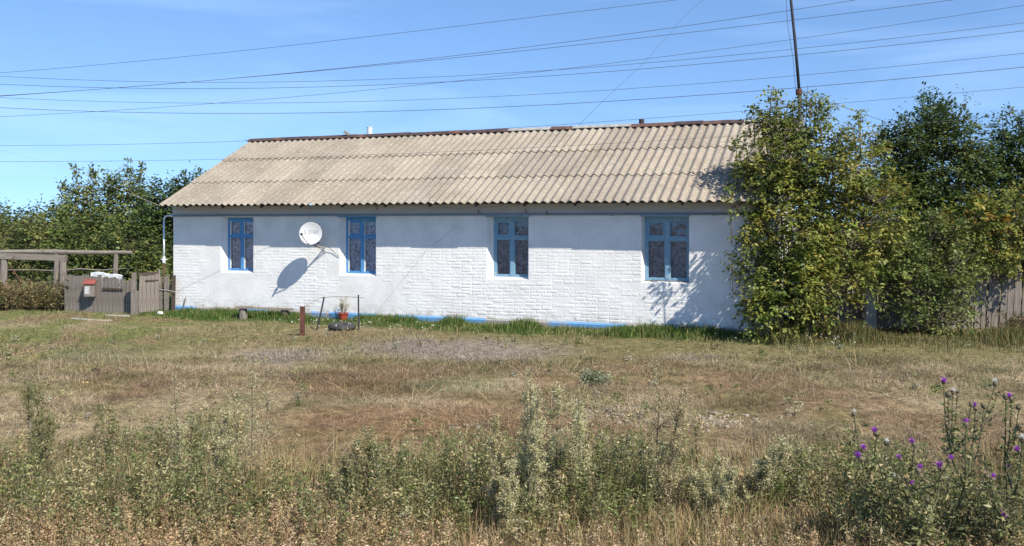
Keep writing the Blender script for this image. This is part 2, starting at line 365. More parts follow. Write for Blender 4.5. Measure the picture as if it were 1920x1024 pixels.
# ------------------------------------------------------------------ the house
house = empty('house', O, 'long whitewashed brick house with blue windows and corrugated grey roof', 'house', rz=-TH)
WL, WD, ZB, ZP, ZW = 15.3, 6.8, .0, .165, 2.80
OPEN = [(1.545,2.56),(5.10,6.13),(9.04,10.06),(12.665,13.69)]
SZ0, SZ1, RD = 1.075, 2.50, .155
SPL = [.10,.10,.10,.03]
def front_wall():
    m = MB()
    us = [0]+[q for a in OPEN for q in a]+[WL]
    def q(a, b, c, d): m.add([a,b,c,d], [(0,1,2,3)])
    for i in range(len(us)-1):
        a, b = us[i], us[i+1]
        for z0, z1 in ([(ZP,ZW)] if i % 2 == 0 else [(ZP,SZ0),(SZ1,ZW)]):
            q((a,0,z0),(b,0,z0),(b,0,z1),(a,0,z1))
    for (a, b), s in zip(OPEN, SPL):
        a2, z2 = a+s, SZ0+.035
        q((a,0,SZ0),(a,0,SZ1),(a2,RD,SZ1),(a2,RD,z2))
        q((b,0,SZ1),(b,0,SZ0),(b,RD,z2),(b,RD,SZ1))
        q((b,0,SZ0),(a,0,SZ0),(a2,RD,z2),(b,RD,z2))
        q((a,0,SZ1),(b,0,SZ1),(b,RD,SZ1),(a2,RD,SZ1))
        for (p0, p1) in (((a2,RD,z2),(a2,RD,SZ1)),((b,RD,SZ1),(b,RD,z2)),((b,RD,z2),(a2,RD,z2)),((a2,RD,SZ1),(b,RD,SZ1))):
            q(p0, p1, (p1[0],RD+.3,p1[2]), (p0[0],RD+.3,p0[2]))
    # ends, back
    for x in (0, WL):
        m.add([(x,0,ZP),(x,WD,ZP),(x,WD,ZW-.1),(x,WD/2,ZW+1.85),(x,0,ZW-.1)], [(0,1,2,3,4) if x else (4,3,2,1,0)])
    q((WL,WD,ZP),(0,WD,ZP),(0,WD,ZW),(WL,WD,ZW))
    # ceiling
    q((.01,.01,2.62),(WL-.01,.01,2.62),(WL-.01,WD-.01,2.62),(.01,WD-.01,2.62))
    return m
wall = front_wall().build('wall', M['white'], house)
# plinth with a small ledge
pb = MB(); pb.add([(-.03,-.045,-.1),(WL+.03,-.045,-.1),(WL+.03,-.045,.13),(-.03,-.045,.13),(-.03,-.002,ZP+.004),(WL+.03,-.002,ZP+.004)], [(0,1,2,3),(3,2,5,4)])
pb.add([(-.03,-.045,-.1),(-.03,WD,-.1),(-.03,WD,ZP),(-.03,-.002,ZP+.004),(-.03,-.045,.13)], [(4,3,2,1,0)])
pb.add([(WL+.03,-.045,-.1),(WL+.03,WD,-.1),(WL+.03,WD,ZP),(WL+.03,-.002,ZP+.004),(WL+.03,-.045,.13)], [(0,1,2,3,4)])
pl = pb.build('plinth', M['plinth'], house); pl['label'] = 'low plinth of bare concrete with patches of blue paint'
# bricks: proud of the limewashed joints
def brick_mesh(name, L_, H_, pr):
    m = MB(); x, z = L_/2, H_/2; b = .007
    m.add([(-x,0,-z),(x,0,-z),(x,0,z),(-x,0,z),(-x+b,-pr,-z+b*.8),(x-b,-pr,-z+b*.8),(x-b,-pr,z-b*.8),(-x+b,-pr,z-b*.8)],
          [(0,1,5,4),(1,2,6,5),(2,3,7,6),(3,0,4,7),(4,5,6,7)])
    return m
CH, BL = .0757, .262
def smooth_zone(u, z):
    """where old render hides the bricks (0..1)"""
    n = float(fbm(np.array([u]), np.array([z]), 1.4, 31)[0])
    s = 0
    for a, b, z0, z1 in ((1.2,3.25,.0,1.08),(4.75,7.0,.0,1.08),(.75,1.5,.8,2.6),(4.7,5.1,.9,2.6),(12.3,12.66,.9,1.9)):
        e = min(u-a, b-u, z1-z, z-z0)+(n-.5)*.9
        s = max(s, e > 0)
    return s
cand = []
for r_ in range(int((2.55-ZP)/CH)):
    z = ZP+.012+CH*(r_+.5); off = (r_ % 2)*BL/2
    u = -off+.02
    while u < WL-.05:
        ln = BL-.012
        if R.random() < .12: ln = BL/2-.012
        a, b = max(u, .012), min(u+ln, WL-.012); u += ln+.012
        segs = [(a, b)]
        for (p, q_) in OPEN:
            if z+CH/2 > SZ0-.01 and z-CH/2 < SZ1+.01:
                ns = []
                for (s0, s1) in segs:
                    if s1 <= p-.012 or s0 >= q_+.012: ns.append((s0, s1))
                    else:
                        if s0 < p-.05: ns.append((s0, p-.012))
                        if s1 > q_+.05: ns.append((q_+.012, s1))
                segs = ns
        for (s0, s1) in segs:
            if s1-s0 < .05 or smooth_zone((s0+s1)/2+R.gauss(0,.16), z+R.gauss(0,.09)): continue
            if R.random() < .07: continue
            z_ = z+.010*math.sin((s0+s1)*.9+r_*.15)+.006*math.sin((s0+s1)*2.3+r_)
            n = float(fbm(np.array([(s0+s1)/2]), np.array([z]), .9, 41)[0])
            clear = sm(.38,.62,n)**1.5*.65+.45*math.exp(-(((s0+s1)/2-9.7)/2.2)**2)*(1 if z < 1.3 else .5)
            cand.append(((s0+s1)/2, z_, (s1-s0)*R.uniform(.93,1.0), float(clear)))
def score(c): return -(abs(c[0]-10.0)/3.4)**2-(abs(c[1]-.75)/.62)**2
cand.sort(key=score, reverse=True)
protos = [brick_mesh('brick', 1.0, 1.0, 1.0)]
def brick_unit(k):
    m = MB(); rr = random.Random(k); bx, bz = .05, .17
    j = lambda s: rr.uniform(-s, s)
    vs = [(-.5,0,-.5),(.5,0,-.5),(.5,0,.5),(-.5,0,.5)]
    top = [(-.5+bx+j(.015),-1+j(.25),-.5+bz+j(.05)),(.5-bx+j(.015),-1+j(.25),-.5+bz+j(.05)),(.5-bx+j(.015),-1+j(.25),.5-bz+j(.05)),(-.5+bx+j(.015),-1+j(.25),.5-bz+j(.05))]
    m.add(vs+top, [(0,1,5,4),(1,2,6,5),(2,3,7,6),(3,0,4,7),(4,5,6,7)]); return m
units = [brick_unit(k) for k in range(14)]
umesh = []
for k, m in enumerate(units):
    me = m.mesh('brick'); me.materials.append(M['white']); umesh.append(me)
rest = MB()
for i, (u, z, l, c) in enumerate(cand):
    pr = (.0016+.0026*c*sm(.3,2.0,u))*R.uniform(.3,1.4); hh = CH-.008+R.uniform(-.006,.003); k = R.randrange(14); rt = R.uniform(-.018,.018)
    if i < 300:
        o = link('brick', umesh[k], None, wall); o.location = (u, -.0005, z+R.uniform(-.003,.003)); o.scale = (l, pr, hh); o.rotation_euler = (0, rt, 0)
    else:
        rest.add([(u+p[0]*l, -.0005+p[1]*pr, z+R.uniform(-.001,.001)+p[2]*hh+p[0]*l*rt) for p in units[k].v], units[k].f)
rb = rest.build('brick_courses', M['white'], wall); rb['kind'] = 'stuff'; rb['label'] = 'whitewashed brick courses, joints filled with paint'
# trims under the eaves
MB().box((WL/2, -.012, 2.685), (WL+.02, .022, .22)).build('frieze_board', M['frieze'], house)

# windows
def window(k, a, b):
    s = SPL[k]; a2 = a+s; w = b-a2; zb = SZ0+.035; h = SZ1-zb; old = k >= 2
    mt = M['blue_worn'] if old else M['blue']
    y = RD; f = MB()
    def bar(x0, x1, z0, z1, dep=.05, yy=y, mm=None): (mm or f).box(((x0+x1)/2, yy+dep/2, (z0+z1)/2), (x1-x0, dep, z1-z0))
    win = bpy.data.objects.new('window', None); COL.objects.link(win); win.parent = house
    fw = .055
    bar(a2+.001, a2+fw, zb+.001, SZ1-.001, .07); bar(b-fw, b-.001, zb+.001, SZ1-.001, .07)
    bar(a2+fw, b-fw, SZ1-.085, SZ1-.001, .068); bar(a2+fw, b-fw, zb+.001, zb+.045, .068)
    fo = f.build('frame', mt, win)
    xm = a2+w*.5; mw = .082
    MB().box((xm, y-.004+.035, zb+h/2-.02), (mw, .07, h-.135)).build('mullion', mt, win)
    zt = zb+h*.655
    for (x0, x1, ph) in ((a2+fw, xm-mw/2, 0), (xm+mw/2, b-fw, 1)):
        MB().box(((x0+x1)/2, y+.033, zt), (x1-x0, .058, .055)).build('transom', mt, win)
        for (z0, z1, top) in ((zt+.0275, SZ1-.085, 1), (zb+.045, zt-.0275, 0)):
            sa = MB(); st = .05 if (top and ph == 0) else .028; d0 = y+.012
            pt = MB().box((x0+st/2, d0+.019, (z0+z1)/2), (st, .04, z1-z0)); pt.build('sash_stile', M['whiteframe'] if not old else mt, win); sa.box((x1-st/2, d0+.02, (z0+z1)/2), (st, .04, z1-z0))
            sa.box(((x0+x1)/2, d0+.02, z0+st/2), (x1-x0-2*st, .038, st)); sa.box(((x0+x1)/2, d0+.02, z1-st/2), (x1-x0-2*st, .038, st))
            sa.build('sash', mt, win)
            MB().box(((x0+x1)/2, d0+.024, (z0+z1)/2), (x1-x0-2*st+.01, .004, z1-z0-2*st+.01)).build('pane', M['glass'], win)
    if k > 0:
        hx0, hx1 = (a-.02, b+.02) if k != 3 else (a-.02, b+.01)
        MB().box(((hx0+hx1)/2, -.02, SZ1+.028), (hx1-hx0, .05, .056)).build('head_board', mt, win)
    # net curtain with soft folds
    c = MB(); n = 44; vs = []; fs = []
    for i in range(n+1):
        x = a2+.02+(w-.04)*i/n; yy = y+.078+.010*math.sin(i*1.15+k)+.008*math.sin(i*.37+2*k)
        vs += [(x, yy, zb+.02), (x, yy, SZ1-.02)]
    fs = [(2*i, 2*i+2, 2*i+3, 2*i+1) for i in range(n)]
    c.add(vs, fs); cu = c.build('net_curtain', M['lace_a'] if k < 2 else M['lace_b'], win, True)
    sol = MB().box(((a2+b)/2, y+.0, zb-.002), (w-.01, .10, .03)).build('sill', M['whiteframe'] if k != 3 else M['oldwood_h'], win)
    return win
for k, (a, b) in enumerate(OPEN): window(k, a, b)

# roof: 54/200 asbestos sheets in three rows on each slope
EZ, ED, RZ = 2.785, .52, 4.78
run = WD/2+ED; pitch = math.atan2(RZ-EZ, run); slope = math.hypot(run, RZ-EZ)
roof = bpy.data.objects.new('roof', None); COL.objects.link(roof); roof.parent = house
def sheet(waves, length):
    m = MB(); seg = 8; n = waves*seg; P = .2; A = .027; vs = []; fs = []
    rr = random.Random(waves)
    for i in range(n+1):
        x = i/seg*P; z = A*math.cos(2*math.pi*i/seg)
        for (yy, dz) in ((0,0),(length,0),(0,-.008),(length,-.008)): vs.append((x, yy, z+dz))
    for i in range(n):
        b = 4*i
        fs += [(b,b+4,b+5,b+1),(b+2,b+3,b+7,b+6),(b,b+2,b+6,b+4),(b+1,b+5,b+7,b+3)]
    fs += [(0,1,3,2),(4*n,4*n+2,4*n+3,4*n+1)]
    m.add(vs, fs); me = m.mesh('roof_sheet'); me.materials.append(M['slate'])
    me.polygons.foreach_set('use_smooth', [False]*len(me.polygons)); return me
SHL = slope/3+.14
sh6 = sheet(6, SHL); sh4 = sheet(4, SHL)
U0, U1 = .0, 15.52
for side in (0, 1):
    for row in range(3):
        u = U0; j = 0
        while u < U1-.3:
            nw = 6 if u+1.2 < U1+.25 else 4
            o = link('roof_sheet', sh6 if nw == 6 else sh4, None, roof)
            s0 = row*(slope/3)-(.0 if row == 0 else .10)+R.uniform(-.012,.012)
            lift = .036+.013*row+.004*(j % 2)
            e = Matrix.Translation((u, -ED+s0*math.cos(pitch), EZ+s0*math.sin(pitch)+lift)) @ Matrix.Rotation(pitch-.006, 4, 'X') @ Matrix.Rotation(R.uniform(-.0025,.0025), 4, 'Z') @ Matrix.Rotation(.0045, 4, 'Y')
            if side:
                e = Matrix.Translation((U0+U1, WD, 0)) @ Matrix.Rotation(math.pi, 4, 'Z') @ e
            o.matrix_local = e
            u += (nw-1)*.2; j += 1
# ridge caps of several ages
def cap(u0, u1, mt, w=.17, dz=0.0):
    m = MB(); c = WD/2; n = 8; zt = RZ+.098+dz; vs = []
    for (x, jz) in ((u0, R.uniform(-.012,.012)), (u1, R.uniform(-.012,.012))):
        for (yy, zz) in ((-w,-w*math.tan(pitch)-.0),(-.045,-.012),(0,.0),(.045,-.012),(w,-w*math.tan(pitch))):
            vs.append((x, c+yy, zt+zz+jz))
        for (yy, zz) in ((-w,-w*math.tan(pitch)-.012),(-.045,-.026),(0,-.014),(.045,-.026),(w,-w*math.tan(pitch)-.012)):
            vs.append((x, c+yy, zt+zz+jz))
    fs = []
    for i in range(4):
        fs += [(i,10+i,11+i,1+i),(5+i,6+i,16+i,15+i)]
    fs += [(0,5,15,10),(4,14,19,9),(0,1,6,5),(1,2,7,6),(2,3,8,7),(3,4,9,8),(10,15,16,11),(11,16,17,12),(12,17,18,13),(13,18,19,14)]
    m.add(vs, fs); m.build('ridge_cap', mt, roof)
caps = [(-.08,1.95,'ridge_brown'),(1.9,3.6,'ridge_brown'),(3.55,5.3,'ridge_brown'),(5.25,7.0,'ridge_brown'),(6.95,8.25,'ridge_brown'),
        (8.22,9.5,'ridge_grey'),(9.45,10.1,'ridge_rust'),(10.05,11.6,'ridge_grey'),(11.55,12.75,'ridge_rust'),(12.7,13.4,'ridge_brown'),(13.36,13.9,'ridge_rust'),(13.86,14.4,'ridge_brown'),(14.35,15.55,'ridge_grey')]
for i, (a, b, k) in enumerate(caps): cap(a, b, M[k], .15 if k == 'ridge_grey' else .18, .004*(i % 2))
# battens, rafters, gable boards
for i in range(13):
    u = .75+i*1.17
    rf = MB(); L_ = .9
    rf.box((0, L_/2-.02, -.055), (.05, L_, .09)); o = rf.build('rafter_end', M['ridge_brown'], roof)
    o.matrix_local = Matrix.Translation((u, -ED+.09, EZ-.005+.05)) @ Matrix.Rotation(pitch, 4, 'X')
for u in (U0+.05, U1-.02):
    for sgn in (1, -1):
        bb = MB().box((0, slope/2, -.075), (.03, slope-.06, .10)); o = bb.build('barge_board', M['ridge_brown'], roof)
        e = Matrix.Translation((u, -ED+.03, EZ+.03)) @ Matrix.Rotation(pitch, 4, 'X')
        if sgn < 0: e = Matrix.Translation((2*u, WD, 0)) @ Matrix.Rotation(math.pi, 4, 'Z') @ e
        o.matrix_local = e
# flue pipes and the scrap of slate on the ridge
def flue(px, ytop, r, mt, back, zlo, lab):
    u, z = wall_at(px, ytop, -(WD/2+back))
    m = MB(); m.lathe([(0.001,zlo-.2),(r,zlo-.2),(r,z-.02),(r*1.06,z-.02),(r*1.06,z),(r*.86,z),(r*.86,z-.3),(.001,z-.3)], 16, Matrix.Translation((u, WD/2+back, 0)))
    o = m.build('flue_pipe', mt, roof, False); o['label'] = lab
flue(693, 238, .085, M['tin'], .45, 4.45, 'pale metal flue pipe behind the ridge')
flue(1203, 224, .068, M['ridge_brown'], .12, 4.6, 'short dark iron flue pipe')
uu_, zz_ = wall_at(652, 262, -WD/2)
o = MB().box((0,0,.04), (.17,.12,.07), Matrix.Rotation(.35, 4, 'Y').to_3x3()).build('slate_scrap', M['slate'], roof); o.location = (uu_, WD/2-.08, RZ+.10); o.rotation_euler = (.2,.15,.6)

# gas pipe along the wall, with its white riser at the corner
gp = empty('gas_pipe', hw(-.26, .06, 0), 'thin gas pipe along the facade dropping as a white riser at the left corner', 'pipe', rz=-TH)
def gl(u, d, z): return (u+.26, -(d-.06), z)
MB().tube([gl(.02,.05,2.548),gl(5,.05,2.553),gl(10,.05,2.556),gl(15.2,.05,2.56)], .0225, 8).build('wall_run', M['gaspipe'], gp, True)
MB().tube([gl(.02,.05,2.548),gl(-.14,.06,2.545),gl(-.22,.06,2.52),gl(-.255,.06,2.46),gl(-.26,.06,2.40)], .022, 8).build('elbow', M['whitepipe'], gp, True)
MB().tube([gl(-.26,.06,2.40),gl(-.26,.06,1.32)], .023, 10).build('riser', M['whitepipe'], gp, True)
MB().lathe([(.001,1.29),(.036,1.29),(.045,1.33),(.05,1.37),(.036,1.41),(.032,1.46),(.001,1.46)], 12, Matrix.Translation(gl(-.26,.06,0))).tube([gl(-.36,.06,1.385),gl(-.16,.06,1.385)], .014, 6).build('valve', M['whitepipe'], gp)
MB().tube([gl(-.26,.06,1.30),gl(-.255,.06,.6),gl(-.25,.06,-.05)], .02, 8).build('lower_pipe', M['rust'], gp, True)
for i in range(7):
    MB().box(gl(1.0+i*2.2,.02,2.545), (.02,.06,.05)).build('pipe_clip', M['gaspipe'], gp)
# iron hooks left under the eaves
for px, py in ((897,398),(985,396),(1025,400),(706,390)):
    u, z = wall_at(px, py, .04)
    o = MB().tube([(0,.03,.05),(0,-.03,.05),(.01,-.05,0),(.04,-.06,-.03),(.075,-.06,-.01)], .008, 5).build('iron_hook', M['darkmetal'], house); o.location = (u, -.03, z)

# ------------------------------------------------------------------ satellite dish
dp = wall_at(583, 438, .45)
du, dz = dp
dish = empty('satellite_dish', hw(du+.10, 0, 1.76), 'round white satellite dish with faded numbers bracketed to the house wall', 'satellite dish', rz=-TH)
def dl(u, d, z): return Vector((u-(du+.10), -d, z-1.76))
ctr = dl(du, .45, dz)
cdir = (HM.inverted() @ Vector((0,0,CAMH)) - Vector((du,-.45,dz))).normalized()
fn = Vector((cdir.x*.72, cdir.y, cdir.z+.05)).normalized()
Rm = fn.to_track_quat('Z', 'Y').to_matrix().to_4x4()
DR = .264
prof = [(.001,0)]+[(DR*t/8, .055*(t/8)**2) for t in range(1,9)]+[(DR+.008,.058),(DR+.008,.048)]+[(DR*t/8, .055*(t/8)**2-.008) for t in range(8,0,-1)]+[(.001,-.008)]
DM = Matrix.Translation(ctr) @ Rm
refl = MB().lathe(prof, 48).build('reflector', M['dish'], dish, True); refl.matrix_local = DM
fc = bpy.data.curves.new('digits', 'FONT'); fc.body = '5 2760'; fc.size = .122; fc.align_x = 'CENTER'; fc.align_y = 'CENTER'; fc.extrude = .001
tmp = bpy.data.objects.new('digits_tmp', fc); COL.objects.link(tmp)
bpy.context.view_layer.update()
tm = bpy.data.meshes.new_from_object(tmp.evaluated_get(bpy.context.evaluated_depsgraph_get())); bpy.data.objects.remove(tmp)
for v in tm.vertices:
    q = v.co; q.x *= .98; rr_ = math.hypot(q.x, q.y+.025); q.z = .055*(rr_/DR)**2+.003+max(q.z, 0)
    q.y += .03
tm.materials.clear()
dg = link('painted_digits', tm, M['ink'], refl)
MB().tube([dl(du+.05,.40,1.83), dl(du-.01,.57,1.86), dl(du-.08,.73,2.06)], .010, 6).build('feed_arm', M['darkmetal'], dish, True)
lm = MB().lathe([(.001,-.05),(.022,-.05),(.022,.02),(.034,.03),(.034,.06),(.001,.06)], 10); lo = lm.build('lnb_feed', M['darkmetal'], dish)
lo.matrix_local = Matrix.Translation(dl(du-.085,.735,2.09)) @ Rm @ Matrix.Rotation(math.pi, 4, 'X') 
MB().tube([dl(du+.10,.0,1.76), dl(du+.10,.10,1.76), dl(du+.05,.36,1.80), dl(du+.04,.41,2.0)], .018, 8).tube([dl(du+.10,.02,1.66), dl(du+.06,.26,1.79)], .011, 6).build('mast_arm', M['ridge_grey'], dish, True)
MB().box(dl(du+.10,.006,1.74), (.08,.012,.24)).build('wall_plate', M['tin'], dish)
MB().box(dl(du+.13,.36,1.87), (.11,.05,.035), Matrix.Rotation(-.25,3,'Y')).build('clamp', M['darkmetal'], dish)
cu_ = [dl(du+.12,.28,1.82), dl(du+.25,.06,1.76), dl(du+.36,.03,1.66), dl(du+.50,.02,1.55), dl(du+.62,.02,1.56), dl(du+.70,.02,1.60)]
MB().tube(cu_, .006, 5).build('cable', M['cable'], dish, True)

# ------------------------------------------------------------------ foliage generators
def leaf_cloud(P, size, C, asp=.55, up=.3, rng=NR, droop=.0, D=None, NN=None):
    """diamond leaves, folded on the midrib: P n*3, size n, C n*3"""
    n = len(P)
    d = rng.normal(size=(n,3)); d[:,2] = d[:,2]*.7-droop
    if D is not None: d = D+rng.normal(size=(n,3))*.25
    d /= np.linalg.norm(d, axis=1)[:,None]+1e-9
    nn = rng.normal(size=(n,3)); nn[:,2] += up*3
    if NN is not None: nn = NN+nn*.42
    s = np.cross(d, nn); s /= np.linalg.norm(s, axis=1)[:,None]+1e-9
    nn = np.cross(s, d)
    L_ = size[:,None]; W = L_*asp*.5
    a = P; b = P+d*L_*.45+s*W+nn*W*.25; c = P+d*L_; e = P+d*L_*.45-s*W+nn*W*.25
    V = np.stack([a,b,c,e], 1).reshape(-1,3); i = np.arange(n)*4
    F_ = np.concatenate([np.c_[i,i+1,i+2], np.c_[i,i+2,i+3]]); 
    return V, F_, np.repeat(C, 4, 0)
def palette(n, cols, wts, jit=.18, rng=NR):
    cols = np.array(cols); k = rng.choice(len(cols), n, p=np.array(wts)/sum(wts))
    c = cols[k]*(1+rng.normal(size=(n,1))*jit)*(1+rng.normal(size=(n,3))*.05)
    return np.clip(c, .005, .9)
def tree(name, label, cat, base, lobes, nclump, per, leaf, cols, wts, stems, seed, spread=.19, shoots=(), group=None, droop=.15, asp=.55, shell=.5, trunk_r=.05, nsh=9):
    """lobes: (x,y,z,rx,ry,rz) in metres from the base; stems: end points of the main limbs"""
    rng = np.random.default_rng(seed); base = Vector(base)
    root = empty(name, base, label, cat, group)
    lb = np.array(lobes, float); vol = np.prod(lb[:,3:], 1)**.75; pk = rng.choice(len(lb), nclump, p=vol/vol.sum())
    dr = rng.normal(size=(nclump,3)); dr /= np.linalg.norm(dr, axis=1)[:,None]
    rad = rng.uniform(shell**2, 1.0, nclump)**.5*(1+.17*rng.normal(size=nclump))
    cen = lb[pk,:3]+dr*lb[pk,3:]*rad[:,None]
    ok = cen[:,2] > .12; cen = cen[ok]; nclump = len(cen)
    cb = palette(nclump, cols, wts, .16, rng)
    cnt = np.maximum(4, rng.poisson(per*rng.uniform(.4,1.6,nclump)))
    rep = np.repeat(np.arange(nclump), cnt); n = len(rep)
    # each clump is a spray of a few leafy twigs
    pk = pk[ok]; out = cen-lb[pk,:3]; out /= np.linalg.norm(out, axis=1)[:,None]+1e-9
    NT = 5; td = out[:,None,:]*.65+rng.normal(size=(nclump,NT,3))*.75; td[:,:,2] += .15
    td /= np.linalg.norm(td, axis=2)[:,:,None]
    ti = rng.integers(0, NT, n); dv = td[rep,ti]; ll = spread*2.3*rng.uniform(.6,1.3,(nclump,NT))[rep,ti]; tt = rng.uniform(.05,1,n)
    sd_ = np.cross(dv, np.array([0,0,1.0])); sd_ /= np.linalg.norm(sd_, axis=1)[:,None]+1e-9; sg = rng.choice([-1.0,1.0], n)[:,None]
    P = cen[rep]+dv*(ll*tt)[:,None]+sd_*sg*.02+rng.normal(size=(n,3))*.018; P[:,2] -= droop*.5*ll*tt*tt
    LD = dv*.55+sd_*sg*.75; LD[:,2] -= droop
    LN = out[rep]*.55+np.array([0,0,.75])
    C = cb[rep]*(1+rng.normal(size=(n,1))*.13)
    tk = MB(); tp = []
    st = []
    for (x, y, z) in stems:
        b0 = Vector((rng.uniform(-.12,.12)+x*.12, rng.uniform(-.1,.1)+y*.12, -.05)); e = Vector((x, y, z)); m = []
        for i in range(7):
            t = i/6; q = b0.lerp(e, t); q.x += (t*(1-t))*rng.uniform(-.3,.3)-x*.25*t*(1-t); q.y += (t*(1-t))*rng.uniform(-.3,.3); m.append(q)
        tk.tube(m, [trunk_r*(1-.8*i/6) for i in range(7)], 6); st += m[1:]
    stn = np.array([tuple(q) for q in st])
    for c in cen[rng.permutation(nclump)[:int(nclump*.6)]]:
        dd = np.linalg.norm(stn-c, axis=1)+np.where(stn[:,2] > c[2]-.05, 1.5, 0)+rng.uniform(0,.6,len(stn)); q = stn[dd.argmin()]
        mid = (q+c)/2+np.array([0,0,-.06])+rng.normal(size=3)*.04
        tk.tube([q, mid, c], [.012,.008,.004], 4, False)
    shoots = list(shoots)
    for k in range(nsh):
        q = lb[rng.integers(len(lb))]; a_ = rng.uniform(0,6.283); zt = q[2]+q[5]*.75
        shoots.append((q[0]+q[3]*.6*math.cos(a_), q[1]+q[4]*.5*math.sin(a_), zt, zt+rng.uniform(.12,.42)*(leaf/.085)**.5, rng.normal()*.12))
    for (x, y, z0, z1, lean) in shoots:
        k = int((z1-z0)*26); t = np.sort(rng.uniform(0,1,k)); 
        tk.tube([(x,y,z0-.4),(x+lean*.5,y,(z0+z1)/2),(x+lean,y,z1)], [.012,.008,.003], 4, False)
        sp = np.c_[x+lean*t, np.full(k,y), z0+(z1-z0)*t]; sp = np.repeat(sp, 5, 0); sp += rng.normal(size=sp.shape)*np.array([.10,.10,.05])*(1.25-np.repeat(t,5)[:,None]*.6)
        P = np.r_[P, sp]; C = np.r_[C, palette(len(sp), cols, wts, .15, rng)]; LD = np.r_[LD, rng.normal(size=sp.shape)]; LN = np.r_[LN, rng.normal(size=sp.shape)*.5+np.array([0,-.2,.6])]
    sz = leaf*rng.uniform(.6,1.35,len(P))
    V, F_, CC = leaf_cloud(P, sz, np.clip(C,.004,.9), asp, .25, rng, droop, LD, LN)
    tk.build('trunk', M['bark'], root)
    link('crown', np_mesh('crown', V, F_, CC), M['leaf'], root)
    return root
YG = [(.200,.212,.040),(.152,.182,.037),(.095,.130,.028),(.255,.225,.048)]; YGW = [.36,.32,.22,.10]
DG = [(.055,.088,.022),(.078,.115,.028),(.036,.062,.016),(.120,.145,.036)]; DGW = [.36,.30,.22,.12]
OL = [(.170,.175,.048),(.130,.148,.042),(.205,.190,.060),(.090,.110,.032)]; OLW = [.3,.3,.2,.2]
MG = [(.130,.165,.042),(.170,.198,.054),(.085,.118,.032),(.215,.220,.060)]; MGW = [.35,.3,.2,.15]
def lobes_px(base, lst):
    """(px, py, Y, radius px, radius py, depth radius m) -> lobes about the base"""
    out = []
    for px, py, Y, rx, ry, dr in lst:
        p = at(px, py, Y)-Vector(base); out.append((p.x, p.y, p.z, rx*Y/F, dr, ry*Y/F))
    return out
def rel(base, px, py, Y):
    p = at(px, py, Y)-Vector(base); return (p.x, p.y, p.z)
def shoot(base, px, y0, y1, Y, lean=0.0):
    a = at(px, y0, Y)-Vector(base); b = at(px, y1, Y)-Vector(base); return (a.x, a.y, a.z, b.z, lean)

# --- box elder by the corner of the house
b1 = gnd(1500, 634)
tree('box_elder', 'tall yellow-green box elder bush hiding the right corner of the house', 'tree', b1, lobes_px(b1, [
    (1500,300,19.2,85,75,.8),(1440,330,19.0,50,70,.6),(1560,330,19.4,75,85,.8),(1490,430,19.0,90,90,.8),(1590,440,19.4,90,90,.8),(1425,500,18.7,42,70,.5),
    (1480,545,18.6,75,80,.6),(1550,530,18.8,80,75,.6),(1430,575,18.5,40,45,.4),(1520,235,19.4,60,50,.5),(1455,225,19.3,45,38,.4),(1400,430,18.6,22,30,.3),(1660,400,19.8,60,80,.6),(1610,300,19.8,50,60,.5),(1400,290,19.2,28,40,.3),(1472,430,18.6,45,70,.3)]),
    1250, 34, .086, YG, YGW, [rel(b1,x,y,19.1) for x,y in ((1440,240),(1470,200),(1520,190),(1560,260),(1600,330),(1430,400),(1500,330),(1640,380))], 3, spread=.15, droop=.35,
    shoots=[shoot(b1,1452,215,165,19.3,.02),shoot(b1,1510,225,160,19.4,.05),shoot(b1,1530,230,178,19.4,.1),shoot(b1,1490,230,190,19.4,-.08),shoot(b1,1415,235,195,19.2,-.03),shoot(b1,1612,265,205,20.0,.03),shoot(b1,1385,300,262,19.2,-.1),shoot(b1,1372,420,350,18.6,-.05),shoot(b1,1375,520,470,18.5,-.05)], trunk_r=.035)
b2 = gnd(1735, 606)
tree('elm_tree', 'dark green elm with a domed crown right of the box elder', 'tree', b2, lobes_px(b2, [
    (1740,300,22.3,100,80,1.1),(1780,250,22.4,55,55,.8),(1690,300,22.3,60,60,.8),(1790,370,22.3,80,90,1.1),(1720,400,22.2,90,80,1.0),(1750,215,22.4,28,30,.4),(1650,330,22.6,55,70,.7),(1800,470,22.2,70,60,.8),(1690,400,22.0,70,90,.8),(1830,350,22.5,50,70,.8),(1745,255,22.4,70,45,.7),(1720,490,21.9,90,70,.6)]),
    1000, 42, .088, DG, DGW, [rel(b2,x,y,22.3) for x,y in ((1700,280),(1740,230),(1780,240),(1800,330),(1680,340))], 5, spread=.19,
    shoots=[shoot(b2,1728,240,182,22.4,.02),shoot(b2,1775,225,186,22.4,.05),shoot(b2,1700,255,215,22.4,-.05),shoot(b2,1795,235,200,22.4,.1),shoot(b2,1660,290,245,22.4,-.1),shoot(b2,1815,280,235,22.4,.12),shoot(b2,1752,230,195,22.4,0),shoot(b2,1680,270,232,22.4,.05)], trunk_r=.07)
b3 = gnd(1930, 600)
tree('elm_tree', 'dark green elm cut off by the right edge of the picture', 'tree', b3, lobes_px(b3, [
    (1910,330,22.8,80,75,1.0),(1950,280,22.8,80,70,1.0),(1870,370,22.7,55,70,.8),(1930,430,22.6,90,80,1.0),(2000,380,22.8,80,100,1.0),(1900,290,22.8,45,40,.6)]),
    760, 40, .088, DG, DGW, [rel(b3,x,y,22.8) for x,y in ((1890,300),(1930,260),(1970,280),(1860,350))], 6, spread=.19,
    shoots=[shoot(b3,1880,270,204,22.8,0),shoot(b3,1912,260,222,22.8,.08),shoot(b3,1940,250,210,22.8,0)], trunk_r=.07)
b4 = gnd(1740, 628)
